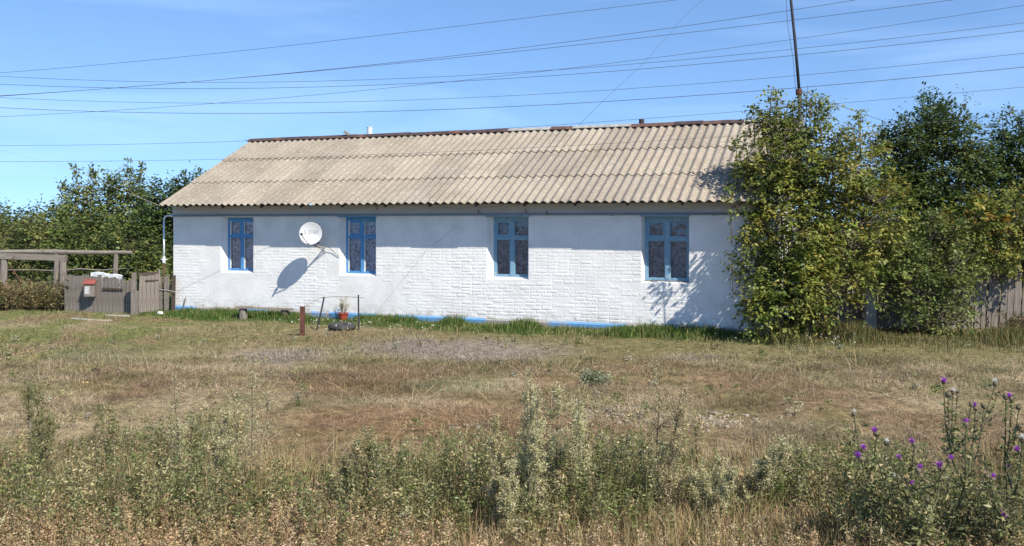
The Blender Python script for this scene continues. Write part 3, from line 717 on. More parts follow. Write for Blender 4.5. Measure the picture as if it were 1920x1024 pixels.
tree('cherry_bush', 'low glossy green bush spilling over the dark paling fence', 'bush', b4, lobes_px(b4, [
    (1720,540,19.9,60,55,.6),(1780,520,20.0,60,55,.6),(1690,480,20.1,50,50,.6),(1770,450,20.2,65,45,.6),(1740,590,19.6,55,28,.4),(1800,570,19.8,35,35,.4),(1660,520,20.1,32,28,.3)]),
    330, 32, .08, MG, MGW, [rel(b4,x,y,19.9) for x,y in ((1690,480),(1740,450),(1790,500),(1720,560))], 8, spread=.15, trunk_r=.025)
b5 = gnd(1880, 612)
tree('box_elder', 'yellowing box elder sapling leaning over the right-hand board fence', 'bush', b5, lobes_px(b5, [
    (1850,470,20.6,60,45,.5),(1905,465,20.5,45,45,.5),(1830,420,20.8,50,50,.6),(1890,410,20.8,55,45,.6)]),
    170, 32, .09, YG+[(.30,.17,.03)], YGW+[.06], [rel(b5,x,y,20.6) for x,y in ((1840,430),(1890,420),(1870,470))], 9, spread=.15, droop=.3, trunk_r=.025)
b6 = Vector((13.4, 24.5, 0))
tree('elm_tree', 'shaded elm behind the right-hand fence between the two crowns', 'tree', b6, [(-1.8,0,2.2,2.0,1,1.6),(1.2,0.4,2.4,2.2,1,1.7),(-4.2,-.4,2.0,1.9,1,1.5)], 700, 24, .10, DG, DGW, [(-1.5,0,2.5),(1,0,2.8),(-3.6,0,2.2)], 12, spread=.22, trunk_r=.06)
# --- trees at the left
b7 = Vector((-14.6, 33.0, 0))
tree('elm_tree', 'loose-topped light green elm left of the house gable', 'tree', b7, lobes_px(b7, [
    (205,380,33,75,50,1.4),(240,368,33,42,34,1.0),(170,376,33,46,30,1.0),(215,350,33,18,18,.6),(150,410,33,50,45,1.2),(270,400,33,45,50,1.2),(215,440,33,90,40,1.4)]),
    430, 30, .125, MG, MGW, [rel(b7,x,y,33) for x,y in ((170,350),(215,330),(245,340),(140,380),(270,380))], 15, spread=.26,
    shoots=[shoot(b7,237,335,298,33,.05),shoot(b7,262,345,305,33,.1),shoot(b7,175,345,310,33,-.05),shoot(b7,145,365,315,33,-.1),shoot(b7,128,385,345,33,-.2)], trunk_r=.08, nsh=2)
b8 = Vector((-11.4, 31.5, 0))
tree('elm_tree', 'dense dark elm rising right behind the left gable end', 'tree', b8, lobes_px(b8, [
    (340,382,31.5,55,42,1.3),(380,362,31.5,40,28,1.2),(310,400,31.5,45,45,1.2),(330,450,31.5,60,50,1.3),(290,430,31.5,40,45,1.0)]),
    420, 26, .12, DG, DGW, [rel(b8,x,y,31.5) for x,y in ((330,350),(375,335),(300,380))], 16, spread=.25,
    shoots=[shoot(b8,345,340,318,31.5,.05),shoot(b8,375,335,316,31.5,0)], trunk_r=.08, nsh=2)
b9 = Vector((-15.6, 30.0, 0))
tree('elm_bush', 'dark spreading bush directly behind the grey timber rails', 'bush', b9, lobes_px(b9, [
    (90,450,30,90,55,1.2),(180,460,30,80,50,1.2),(250,470,29.5,60,45,1.0),(120,500,29.5,90,30,1.0),(220,505,29.2,90,28,.9),(300,490,29.3,30,40,.6)]),
    560, 26, .11, DG+MG, DGW+MGW, [rel(b9,x,y,30) for x,y in ((80,430),(150,430),(230,450))], 17, spread=.23, trunk_r=.05)
for k, (px, py, Y, rx, ry, lab) in enumerate(((40,425,42,80,38,'olive yellow far bush on the skyline left of the dark bush'),(-60,420,43,80,45,'olive yellow far bush cut off by the left edge of the picture'),(115,430,46,70,40,'pale olive far bush peeking over the dark bush'),(10,470,37,70,50,'olive green bush low behind the front timber rail'))):
    p = at(px, py, Y); bb = Vector((p.x, Y, 0))
    tree('far_bush', lab, 'bush', bb, [(0,0,p.z,rx*Y/F,1.3,ry*Y/F),(-.5*rx*Y/F,0,p.z*.75,rx*Y/F*.6,1.2,ry*Y/F*.8),(.5*rx*Y/F,0,p.z*.7,rx*Y/F*.6,1.2,ry*Y/F*.8),(0,0,.9,rx*Y/F,1.2,.9)], 300, 22, .15, OL, OLW, [(0,0,p.z),(-.8,0,p.z*.8),(.7,0,p.z*.8)], 20+k, spread=.30, group='far bushes on the left', trunk_r=.05, nsh=2)

# ------------------------------------------------------------------ fences
def board(parent, x, y, w, h, th=.022, top=0, lean=0.0, mat=None, z0=-.05, rz=0.0, name='board'):
    m = MB(); t = top; a = w/2
    vs = [(-a,-th/2,z0),(a,-th/2,z0),(a,-th/2,h-max(0,t)),(-a,-th/2,h+min(0,t)),(-a,th/2,z0),(a,th/2,z0),(a,th/2,h-max(0,t)),(-a,th/2,h+min(0,t))]
    m.add(vs, [(0,1,2,3),(5,4,7,6),(1,5,6,2),(4,0,3,7),(3,2,6,7),(4,5,1,0)])
    o = m.build(name, mat or M['oldwood'], parent); o.location = (x, y, 0); o.rotation_euler = (R.uniform(-.012,.012), lean, rz); return o
fA, fB = gnd(121, 583), gnd(247, 587)
lf = empty('board_fence', fA, 'low weathered grey board fence carrying the mailbox left of the house', 'fence', rz=math.atan2(fB.y-fA.y, fB.x-fA.x))
fl = (fB-fA).length; x = 0.0; i = 0
while x < fl-.02:
    w = min(R.uniform(.10,.155), fl-x); gap = R.choice((.004,.006,.010,.02))
    board(lf, x+w/2, 0, w-gap, .93+.05*math.sin(x*2.3)+R.uniform(-.03,.03), top=R.uniform(-.03,.03), lean=R.uniform(-.012,.012)); x += w; i += 1
for z in (.28,.72): MB().box((fl/2,.04,z), (fl,.04,.08)).build('rail', M['oldwood_h'], lf)
MB().box((1.55,-.03,.62), (.62,.03,.05), Matrix.Rotation(.02,3,'Y')).build('batten', M['darkwood'], lf)
MB().box((.02,-.03,.66), (.30,.03,.045), Matrix.Rotation(.06,3,'Y')).build('batten', M['darkwood'], lf)
gA = gnd(253, 590)
post = empty('gate_post', gA, 'thick split grey gate post between board fence and gate', 'post')
MB().box((0,0,.26), (.17,.12,.70), Matrix.Rotation(.03,3,'Y'), .92).build('lower_post', M['oldwood'], post)
MB().box((-.01,-.015,.83), (.085,.09,.50), Matrix.Rotation(-.01,3,'Y')).build('upper_post', M['oldwood'], post)
gB, gC = gnd(260, 589), gnd(297, 587)
gate = empty('wooden_gate', gB, 'narrow grey plank gate between split post and white house', 'gate', rz=math.atan2(gC.y-gB.y, gC.x-gB.x))
gl_ = (gC-gB).length
for k in range(5): board(gate, gl_*(k+.5)/5, 0, gl_/5-.006, .99+.012*k+R.uniform(-.01,.01), lean=.012, z0=.04)
MB().box((gl_/2,-.002,1.04), (gl_+.02,.035,.07), Matrix.Rotation(-.06,3,'Y')).build('top_rail', M['darkwood'], gate)
MB().box((gl_*.66,-.025,.86), (.33,.012,.035)).build('hinge', M['darkwood'], gate)
MB().box((gl_+.02,0,.95), (.04,.05,.40), Matrix.Rotation(-.05,3,'Y')).build('stile', M['oldwood'], gate)
gD = gnd(299, 586)
sf = empty('board_fence', gD, 'narrow dark boards closing the gap between gate and house corner', 'fence', rz=-.1)
board(sf, .03, 0, .10, .92, lean=-.02); board(sf, .19, .0, .13, .95, lean=.01); board(sf, .36, .03, .10, .98, mat=M['darkwood'], lean=.02)
MB().tube([(-.02,-.03,.60),(.2,-.03,.59),(.32,-.03,.57),(.62,-.05,.52)], .008, 5).build('wire', M['cable_pale'], sf)
# mailbox on the fence
mp_ = fA.lerp(fB, .42)
mb = empty('mailbox', Vector((mp_.x, mp_.y-.14, .42)), 'small wooden mailbox with a red pitched lid on the grey fence', 'mailbox', rz=.18)
MB().add if False else None
body = MB(); body.add([(-.13,-.09,0),(.13,-.09,0),(.13,.09,0),(-.13,.09,0),(-.13,-.09,.32),(.13,-.09,.32),(.13,.09,.42),(-.13,.09,.42)], [(3,2,1,0),(0,1,5,4),(1,2,6,5),(2,3,7,6),(3,0,4,7),(4,5,6,7)])
body.build('body', M['oldwood'], mb)
lid = MB(); lid.box((0,-.01,.385), (.30,.25,.02), Matrix.Rotation(.50,3,'X')).build('lid', M['redroof'], mb)
MB().box((-.05,-.094,.17), (.11,.008,.20)).build('paper_notice', M['paper'], mb)
# white sheet behind the fence
ts = MB(); tb = gnd(168, 581); n = 14; vs = []
for i in range(n+1):
    x = i/n*.86; zt = .985+.03*math.sin(i*.5)-.10*max(0,(i-10)/4)**2; yo = .012*math.sin(i*1.7)
    vs += [(x,.10+yo,.30),(x,.06+yo,zt),(x,.05+yo+.005,zt+.012),(x,.16+yo,zt+.0),(x,.18+yo,.25)]
fs = [(5*i+k,5*i+5+k,5*i+6+k,5*i+1+k) for i in range(n) for k in range(4)]
ts.add(vs, fs); to = ts.build('white_sheet', M['tarp'], None, True); to.location = tb; tag(to, 'white plastic sheet hanging over the back of the grey board fence', 'sheet')
# timber rails behind
def pole(m, p, q, r0, r1, n=8, bend=.02):
    p, q = Vector(p), Vector(q); k = 6
    m.tube([p.lerp(q, i/k)+Vector((0,R.uniform(-bend,bend),R.uniform(-bend,bend)*.6)) for i in range(k+1)], [r0+(r1-r0)*i/k for i in range(k+1)], n); return m
YR = 26.0
bR = Vector(((60-CX)/F*YR, YR, 0))
def rr(px, py, Y=YR): return at(px, py, Y)-bR
fr = empty('timber_rail', bR, 'thick grey squared beam on posts at the left edge, in front', 'rail fence')
MB().box(((rr(-70,478)+rr(124,484))/2), ((rr(124,484)-rr(-70,478)).length,.16,.155), Matrix.Rotation(math.atan2(6,194),3,'Y')).build('beam', M['oldwood_h'], fr)
for px in (8, 118, -60):
    a, b = rr(px, 487), rr(px+ (-6 if px < 50 else -2), 578)
    m = MB(); b.z = -.05; m.tube([b, a.lerp(b,.5)+Vector((.02,0,0)), a], [.115,.105,.095], 7).build('post', M['oldwood'], fr)
MB().tube([rr(20,500), rr(40,530)], .02, 5).build('brace', M['rust'], fr)
YR2 = 28.0
bR2 = Vector(((170-CX)/F*YR2, YR2, 0))
def r2(px, py): return at(px, py, YR2)-bR2
bk = empty('timber_rail', bR2, 'long grey split rail on slim posts behind the board fence', 'rail fence')
pole(MB(), r2(95,473), r2(248,474), .075, .055).build('top_rail', M['oldwood_h'], bk)
pole(MB(), r2(-60,474), r2(110,472), .06, .075).build('top_rail', M['oldwood_h'], bk)
for px in (106, 217, -20):
    a, b = r2(px+1, 476), r2(px-4, 570); b.z = -.05
    MB().tube([b, a], [.08,.07], 7).build('post', M['oldwood'], bk)
MB().tube([r2(-30,507), r2(60,506), r2(110,508), r2(150,504), r2(190,507), r2(210,505), r2(238,503)], [.018,.02,.022,.024,.024,.02,.012], 6).build('lower_rail', M['oldwood_h'], bk)

# right-hand fence
rA, rB = Vector((6.9, 21.1, 0)), Vector((13.6, 20.7, 0))
rfc = empty('board_fence', rA, 'tall dark grey paling fence behind the bushes on the right', 'fence', rz=math.atan2(rB.y-rA.y, rB.x-rA.x))
L_ = (rB-rA).length; x = 0
while x < L_:
    w = R.uniform(.10,.17); hgh = 1.18 if x < 3.0 else 1.22
    board(rfc, x+w/2, R.uniform(-.01,.01), w-R.uniform(.006,.03), hgh+R.uniform(-.06,.06), lean=R.uniform(-.02,.02)+(.05 if x > 3.2 else 0), top=R.uniform(-.04,.04)); x += w
for z in (.3,.95): MB().box((L_/2,.05,z), (L_,.05,.09)).build('rail', M['oldwood_h'], rfc)
cpst = gnd(1632, 622); cpst.y = 20.45; cpst.x = (1632-CX)/F*20.45
MB().box((0,0,.42), (.24,.12,1.0), Matrix.Rotation(.01,3,'Y'), .86).build('concrete_post', M['concrete'], None); co = bpy.data.objects['concrete_post']; co.location = cpst
tag(co, 'stubby pale concrete post standing in front of the dark paling fence', 'post')
rod = MB().tube([(0,0,-.05),(-.02,0,.45),(-.05,0,.98)], .014, 6).build('metal_rod', M['cable_pale']); rod.location = ((1573-CX)/F*20.2, 20.2, 0)
tag(rod, 'thin pale metal rod upright between box elder and concrete post', 'rod')

# ------------------------------------------------------------------ yard things
bn = gnd(497, 598)
bench = empty('plank_bench', bn, 'low grey plank bench on two stumps against the house wall', 'bench', rz=-TH+.30)
MB().box((-.02,0,.262), (1.40,.24,.035), Matrix.Rotation(.03,3,'Y')).build('seat', M['oldwood_h'], bench)
MB().box((-.52,.02,.295), (.34,.2,.022), Matrix.Rotation(.02,3,'Y')).build('loose_board', M['oldwood_h'], bench)
for s, mt in ((-.55,'concrete'),(.50,'ridge_rust')):
    MB().lathe([(.001,-.05),(.11,-.05),(.105,.1),(.095,.245),(.001,.245)], 9, Matrix.Translation((s,0,0))).build('stump', M['bark'] if mt != 'concrete' else M['oldwood'], bench)
pp = gnd(567, 628)
ip = MB(); ip.box((0,0,.26), (.09,.09,.64), Matrix.Rotation(.01,3,'Y')); ip.box((0,0,.585), (.098,.098,.02)); ipo = ip.build('iron_post', M['rust']); ipo.location = pp
tag(ipo, 'short square rusty brown post in the yard left of the pipe frame', 'post')
YF = 20.7
pf0 = Vector(((640-CX)/F*YF, YF, 0))
pf = empty('pipe_frame', pf0, 'bent iron pipe frame with two legs beside the red flowerpot', 'frame')
def pfr(px, py, Y=YF): return at(px, py, Y)-pf0
MB().tube([pfr(572,574,20.0), pfr(588,564,20.3), pfr(604,557.5), pfr(622,556), pfr(650,556), pfr(672,557.5), pfr(683,558)], .013, 6).build('top_bar', M['concrete'], pf, True)
a = pfr(608,556.5); b = pfr(594,612); b.z = -.04; MB().tube([a, b], .019, 6).build('leg', M['darkmetal'], pf)
a = pfr(672,553); b = pfr(672.5,618); b.z = -.04; MB().tube([a, b], .019, 6).build('leg', M['darkmetal'], pf)
tyc = gnd(641, 619)
ty = MB(); pr_ = []
for k in range(13):
    g_ = math.pi*2*k/12; pr_.append((.225+.085*math.cos(g_)*(1 if abs(math.cos(g_)) < .8 else .94), .075+.075*math.sin(g_)))
tyo = ty.lathe(pr_, 30).build('old_tyre', M['rubber'], None, True); tyo.location = (tyc.x, tyc.y, .0); tyo.rotation_euler = (.03,.02,0); tyo.scale = (1,1,1.0)
tag(tyo, 'old black tyre lying flat in the grass under the pipe frame', 'tyre')
pc = gnd(643, 601)
pot = empty('flowerpot', pc, 'red plastic pot of dry stalks in the grass by the wall', 'flowerpot')
MB().lathe([(.001,0),(.095,0),(.125,.16),(.14,.16),(.14,.185),(.118,.185),(.11,.15),(.001,.15)], 18).build('pot', M['redpot'], pot)
pv = []; pcx = []
st = MB()
for k in range(16):
    g_ = R.uniform(0,6.28); r_ = R.uniform(.02,.08); h_ = R.uniform(.25,.5); e = (math.cos(g_)*r_*2.2, math.sin(g_)*r_*2.2, .15+h_)
    st.tube([(math.cos(g_)*r_*.8, math.sin(g_)*r_*.8,.14),(math.cos(g_)*r_*1.4, math.sin(g_)*r_*1.4,.15+h_*.6),e], [.005,.004,.003], 4)
    for j in range(16):
        t = R.uniform(.35,1); pv.append((math.cos(g_)*r_*(.8+1.4*t)+R.gauss(0,.02), math.sin(g_)*r_*(.8+1.4*t)+R.gauss(0,.02), .15+h_*t))
st.build('stalks', M['chalk'], pot)
pv = np.array(pv); V, F_, CC = leaf_cloud(pv, NR.uniform(.025,.05,len(pv)), palette(len(pv), [(.30,.30,.16),(.20,.24,.10),(.42,.38,.28)], [1,1,.6])); link('leaves', np_mesh('leaves', V, F_, CC), M['leaf'], pot)
sk = MB().tube([(0,0,-.03),(.02,.02,.42)], .011, 6).build('leaning_stick', M['oldwood']); sk.location = hw(.42,.12,0); sk.rotation_euler = (-.12,.06,0)
tag(sk, 'short dark stick leaning on the wall near the left corner', 'stick')
sn = MB().lathe([(.001,0),(.07,0),(.085,.04),(.06,.085),(.001,.10)], 9).build('white_stone', M['tarp'], None, False); sn.location = gnd(300,590); sn.scale = (1.0,.8,.9)
tag(sn, 'small white stone lying in grass before the gate', 'stone')
for k, (px, py, l_, a_, lab) in enumerate(((188,603,.55,.1,'bleached short plank lying in the yard grass before the gate'),(160,601,.75,-.2,'thin bleached stick lying left of the short plank'),(220,594,.6,.05,'pale lath lying in grass close to the gate post'))):
    o = MB().box((0,0,.03), (l_,.10 if k == 0 else .04,.03), Matrix.Rotation(.04,3,'Y')).build('loose_plank', M['cable_pale'] if k else M['chalk']); o.location = gnd(px, py); o.rotation_euler[2] = a_; tag(o, lab, 'plank')

# ------------------------------------------------------------------ mast and wires
mY = 22.0
mast = empty('mast', Vector(((1500-CX)/F*mY, mY, 0)), 'tall slim dark mast leaning up out of the box elder', 'mast')
def mr_(px, py): return at(px, py, mY)-mast.location
b = mr_(1501,300); b.z = -.1
MB().tube([b, mr_(1500,240), mr_(1499,166)], [.055,.05,.046], 8).build('lower_tube', M['darkmetal'], mast, True)
MB().tube([mr_(1499,176), mr_(1491,80), mr_(1483,0), mr_(1477,-70)], [.037,.036,.034,.03], 8).build('upper_tube', M['darkmetal'], mast, True)
MB().lathe([(.001,0),(.075,0),(.08,.05),(.075,.13),(.001,.13)], 10, Matrix.Translation(mr_(1498,178))).build('collar', M['rust'], mast)
MB().tube([mr_(1473,-40), mr_(1476,40), mr_(1487,110), mr_(1492,170)], .005, 4).build('guy_wire', M['cable'], mast)
MB().tube([mr_(1499,168), mr_(1540,186), mr_(1600,208), mr_(1690,238), mr_(1790,275)], .005, 4).build('guy_wire', M['cable'], mast)
def wire(pts, Y0, Y1, r, label, x0=-260, x1=2180, deg=3, mat='cable', n=26):
    p = np.array(pts, float); co = np.polyfit(p[:,0]/1000, p[:,1], min(deg, len(p)-1)); q = []
    for i in range(n+1):
        x = x0+(x1-x0)*i/n; q.append(at(x, np.polyval(co, x/1000), Y0+(Y1-Y0)*(x/1920)))
    m = MB().tube([v-q[0] for v in q], r*.66, 5); o = m.build('overhead_wire', M[mat], None, True); o.location = q[0]
    return tag(o, label, 'wire', 'overhead wires')
wire([(0,137),(320,108),(640,76),(960,36),(1270,0)], 33, 27, .010, 'topmost overhead wire, leaving the picture at the top left of the mast', x1=1700)
wire([(0,180),(333,155),(640,128),(960,93),(1280,48),(1607,0)], 33, 27, .0115, 'upper of the two overhead wires that part right of the pale flue', x1=1900)
wire([(0,180.6),(333,155.6),(640,129),(960,98),(1280,62),(1787,0)], 34, 28, .0115, 'lower of the two overhead wires that part right of the pale flue', x1=2100)
wire([(0,143),(320,154),(640,151),(960,137),(1280,112),(1920,43)], 32, 26, .0095, 'sagging overhead wire, fourth from the top where it passes the mast')
wire([(0,158),(320,166),(640,162),(960,147),(1280,123),(1920,58)], 32, 26, .0105, 'sagging overhead wire, fifth from the top where it passes the mast')
wire([(0,219),(320,200),(640,174),(960,140),(1280,102),(1920,10)], 34, 28, .0095, 'overhead wire rising from low left to the top right, third at the mast')
wire([(0,183),(320,193),(640,191),(960,180),(1280,159),(1920,100)], 31, 25, .0085, 'thin sagging overhead wire, sixth from the top where it passes the mast')
wire([(0,202),(320,212),(640,211),(960,200),(1280,181),(1920,126)], 31, 25, .0115, 'dark sagging overhead wire meeting the collar of the mast')
wire([(0,273),(480,264),(660,257),(973,238),(1280,217),(1547,197),(1920,163)], 30, 25, .0075, 'thin overhead wire skimming just over the roof ridge')
wire([(0,303),(400,299),(640,293),(973,277),(1280,262),(1573,241),(1813,224),(1920,215)], 22.6, 20.6, .0055, 'thin overhead wire crossing in front of the upper roof')
def drop(pts, r, mat, label):
    q = [Vector(p) for p in pts]; o = MB().tube([v-q[0] for v in q], r*.55, 5).build('service_wire', M[mat], None, True); o.location = q[0]; return tag(o, label, 'wire')
ru, rz_ = wall_at(1083, 243, -3.4)
drop([hw(ru,-3.4,4.86), at(1130,190,24.3), at(1200,125,25.5), at(1250,70,26.2), at(1280,33,26.6), at(1318,0,27), at(1390,-60,28)], .0065, 'cable', 'slack wire dropping steeply from the sky onto the roof ridge')
drop([hw(-.05,.42,2.80), at(215,352,25.5), at(137,318,26.6), at(60,296,27.8), at(0,281,28.6), at(-120,255,30)], .007, 'cable_pale', 'pale service cable running from the sky to the left eaves corner')
drop([hw(*((lambda w: (w[0], .03, w[1]))(wall_at(857,423,.03)))), at(800,470,22.05), at(750,508,21.75), at(700,532,21.3), at(673,556,20.72)], .0055, 'concrete', 'slack grey wire from the house wall down to the pipe frame')

# ------------------------------------------------------------------ ground cover
def frustum(n, y0, y1, rng, margin=1.28, power=1.0):
    y = np.sqrt(rng.uniform(y0*y0, y1*y1, n)); x = rng.uniform(-1, 1, n)*y*(960/F)*margin
    return x, y
def outside_house(x, y, m=.06):
    dx, dy = x-O.x, y-O.y; d = dx*NX+dy*NY; u = dx*UX+dy*UY
    return ~((d < m)&(d > -WD-.1)&(u > -.1)&(u < WL+.1))
def blades(x, y, h, w, C, rng, tilt=.4, name='grass', flat=None):
    n = len(x); g_ = rng.uniform(0, 2*np.pi, n); t = np.abs(rng.normal(size=n))*tilt if flat is None else flat
    dirx, diry = np.cos(g_)*np.sin(t), np.sin(g_)*np.sin(t); up = np.cos(t)
    sx, sy = -np.sin(g_), np.cos(g_)
    f_ = rng.uniform(0, 2*np.pi, n); sx, sy = np.cos(f_), np.sin(f_)
    z0 = hgt(x, y)-.02
    base = np.c_[x, y, z0]; tip = base+np.c_[dirx*h*1.15, diry*h*1.15, up*h]
    mid = base+np.c_[dirx*h*.45, diry*h*.45, up*h*.62]
    s = np.c_[sx, sy, np.zeros(n)]*w[:,None]*.5
    V = np.stack([base-s, base+s, mid+s*.85, tip, mid-s*.85], 1).reshape(-1,3); i = np.arange(n)*5
    F_ = np.concatenate([np.c_[i,i+1,i+2],np.c_[i,i+2,i+4],np.c_[i+4,i+2,i+3]])
    return V, F_, np.repeat(C, 5, 0)
def join(parts):
    Vs, Fs, Cs, o = [], [], [], 0
    for V, F_, C in parts: Vs.append(V); Fs.append(F_+o); Cs.append(C); o += len(V)
    return np.concatenate(Vs), np.concatenate(Fs), np.concatenate(Cs)
rng = np.random.default_rng(77)
parts = []
# short turf of the far half
x, y = frustum(170000, 13.5, 27.5, rng); k = outside_house(x, y); x, y = x[k], y[k]
c, gw = zone(x, y); tuft = fbm(x, y, 1.8, 51)
keep = rng.uniform(0,1,len(x)) < .35+.9*sm(.35,.6,tuft)+gw; x, y, c, gw, tuft = x[keep], y[keep], c[keep], gw[keep], tuft[keep]
h = (.022+.060*sm(.4,.7,tuft)+.07*gw)*rng.uniform(.5,1.5,len(x)); w = .007+.006*rng.uniform(0,1,len(x))
c = c*(1+rng.normal(size=(len(x),1))*.28); parts.append(blades(x, y, h, w, np.clip(c,.01,.8), rng, .75))
# extra long grass right at the wall and under the bushes
uu = rng.uniform(-.3, 15.6, 24000); d_ = .07+np.abs(rng.normal(size=24000))*.42
x = O.x+UX*uu+NX*d_; y = O.y+UY*uu+NY*d_
c, gw = zone(x, y); cl = vnoise(uu, d_, 1.7, 61); h = (.06+.15*sm(.3,.75,cl)+.05*sm(6,9,uu))*rng.uniform(.5,1.3,len(x))*np.clip(1.1-d_*.4,.3,1)
dry_ = (rng.uniform(0,1,len(x)) < .18+.4*(cl < .35))[:,None]; c = np.where(dry_, np.array([.26,.22,.10]), c*.5+np.array([.075,.125,.025])*.5); c = c*(1+rng.normal(size=(len(x),1))*.3); parts.append(blades(x, y, h, np.full(len(x),.012), np.clip(c,.01,.6), rng, .45))
x = rng.uniform(5.0, 13.5, 15000); y = 19.3+rng.normal(size=15000)*.75-(x-5)*.02
cl = vnoise(x, y, 1.1, 63); h = (.08+.28*sm(.3,.8,cl))*rng.uniform(.4,1.2,len(x)); c = palette(len(x), [(.12,.125,.04),(.19,.16,.07),(.08,.10,.03),(.16,.10,.05)], [3,3,2,1], .22, rng)
parts.append(blades(x, y, h, np.full(len(x),.012), c, rng, .4))
V, F_, C = join(parts); o = link('turf', np_mesh('turf', V, F_, C), M['grass']); tag(o, 'short patchy grass of the yard, green along the wall', 'grass', kind='stuff')
# cut hay and straw lying in the middle ground
parts = []
x, y = frustum(215000, 8.3, 16.5, rng); cl = fbm(x, y, .9, 71); keep = rng.uniform(0,1,len(x)) < .5+.6*sm(.35,.65,cl); x, y, cl = x[keep], y[keep], cl[keep]
c, gw = zone(x, y); n = len(x)
h = rng.uniform(.06,.26,n)*(.6+.8*sm(.4,.7,cl)); fl_ = np.where(rng.uniform(0,1,n) < .75, rng.uniform(1.15,1.52,n), rng.uniform(.1,1.0,n)); h = np.where(fl_ < 1.1, h*.5, h)
br = rng.uniform(.5,1.5,(n,1))*(.72+.6*sm(.35,.65,fbm(x*.5+y*.15, y*1.9, 1.3, 73)))[:,None]; parts.append(blades(x, y, h, .004+.004*rng.uniform(0,1,n), np.clip(c*br,.01,.8), rng, flat=fl_))
n = 1500; x, y = frustum(n, 8.5, 16.5, rng); c = palette(n, [(.46,.37,.24),(.38,.28,.16),(.30,.18,.09)], [2,2,1], .15, rng)
parts.append(blades(x, y, rng.uniform(.3,.75,n), np.full(n,.008), c, rng, flat=rng.uniform(1.2,1.5,n)))
V, F_, C = join(parts); o = link('cut_hay', np_mesh('cut_hay', V, F_, C), M['grass']); tag(o, 'cut dry hay and straw lying across the middle of the yard', 'hay', kind='stuff')
# chalky rubble
m = MB()
for cx_, cy_, n, sx_, sy_ in ((1165,768,330,55,13),(1330,785,260,85,9),(1125,830,25,25,5),(890,800,35,30,6),(430,690,18,25,3)):
    for k in range(n):
        p = gnd(R.gauss(cx_, sx_*.75), R.gauss(cy_, sy_*.75)); s_ = abs(R.gauss(.012,.010))+.006
        m.lathe([(.001,-.01),(s_,-.01),(s_*R.uniform(.8,1.2),s_*.2),(s_*R.uniform(.3,.8),s_*R.uniform(.35,.7)),(.001,s_*.5)], 4, Matrix.Translation(p+Vector((0,0,float(hgt(p.x,p.y))-.015))) @ Matrix.Rotation(R.uniform(0,6),4,'Z') @ Matrix.Diagonal((R.uniform(.8,1.5),R.uniform(.6,1.2),1,1)))
o = m.build('rubble', M['chalk']); tag(o, 'scatter of pale chalky rubble in the mown hay', 'rubble', kind='stuff')
# daisies near the wall
n = 130; pk = NR.choice(5, n); cxs = np.array([(640,612),(735,620),(1440,634),(1560,640),(610,608)])[pk]; P = []
for (a_, b_) in cxs:
    q = gnd(a_+R.gauss(0,38), b_+abs(R.gauss(0,6))-2); P.append((q.x, q.y, R.uniform(.07,.17)))
P = np.array(P); k = outside_house(P[:,0], P[:,1], .1); P = P[k]
V, F_, C = leaf_cloud(np.repeat(P,3,0), np.full(len(P)*3,.026), np.tile(np.array([[.78,.78,.74]]), (len(P)*3,1)), .9, 2.0)
o = link('daisies', np_mesh('daisies', V, F_, C), M['leaf']); tag(o, 'tiny white daisies dotted through the green grass by the wall', 'flowers', kind='stuff')

# weeds of the foreground
def weeds(x, y, h, nl, cols, wts, leaf, rng, spread=.22, stemcol=(.16,.14,.07), droop=-.2, asp=.4, topfade=.75, jit=.2):
    n = len(x); z0 = hgt(x, y)-.02; g_ = rng.uniform(0,6.283,n); ln = rng.normal(size=n)*.16
    tipx, tipy = x+np.cos(g_)*ln*h, y+np.sin(g_)*ln*h
    rep = np.repeat(np.arange(n), nl); m = len(rep); t = rng.uniform(.08,1,m)**.8
    a_ = rng.uniform(0,6.283,m); r_ = spread*h[rep]*(1-topfade*t)*rng.uniform(.1,1,m)
    P = np.c_[x[rep]+(tipx-x)[rep]*t+np.cos(a_)*r_, y[rep]+(tipy-y)[rep]*t+np.sin(a_)*r_, z0[rep]+h[rep]*t+r_*.25]
    pc_ = palette(n, cols, wts, jit, rng); C = pc_[rep]*(1+rng.normal(size=(m,1))*.2)
    A = leaf_cloud(P, leaf*rng.uniform(.5,1.4,m), np.clip(C,.005,.9), asp, .15, rng, droop)
    s = np.c_[np.cos(g_+1.57), np.sin(g_+1.57), np.zeros(n)]*.004
    b0 = np.c_[x,y,z0]; b1_ = np.c_[tipx,tipy,z0+h]
    SV = np.stack([b0-s,b0+s,b1_+s*.4,b1_-s*.4],1).reshape(-1,3); i = np.arange(n)*4
    B = (SV, np.concatenate([np.c_[i,i+1,i+2],np.c_[i,i+2,i+3]]), np.repeat(np.tile(np.array([stemcol]),(n,1))*rng.uniform(.7,1.4,(n,1)),4,0))
    return [A, B]
SAGE = [(.235,.232,.105),(.160,.182,.062),(.325,.290,.150),(.115,.135,.038),(.37,.285,.15)]; SAGEW = [3,3,2,2,1.6]
TAN = [(.44,.325,.19),(.38,.275,.155),(.48,.37,.23),(.28,.19,.10),(.25,.21,.10)]; TANW = [3,3,2,1.5,1.2]
parts = []
x, y = frustum(6300, 5.4, 10.4, rng, 1.28); pxx = CX+x/y*F
cl = fbm(x, y, .8, 81)
edge = 9.2+.35*sm(620,250,pxx)+.5*np.sin(pxx/170.0)-.8*sm(1000,1350,pxx)*sm(1900,1450,pxx)+(cl-.5)*2.2
keep = (y < edge)&(rng.uniform(0,1,len(x)) < (.25+.95*sm(.36,.6,cl))*(1-.95*sm(7.0,6.3,y)*sm(900,400,pxx))); x, y, cl = x[keep], y[keep], cl[keep]
h = rng.uniform(.15,.48,len(x))*(.5+.85*sm(.35,.7,cl))*(1+.25*sm(1000,500,CX+x/y*F)); parts += weeds(x, y, h, 85, SAGE, SAGEW, .029, rng, .30)
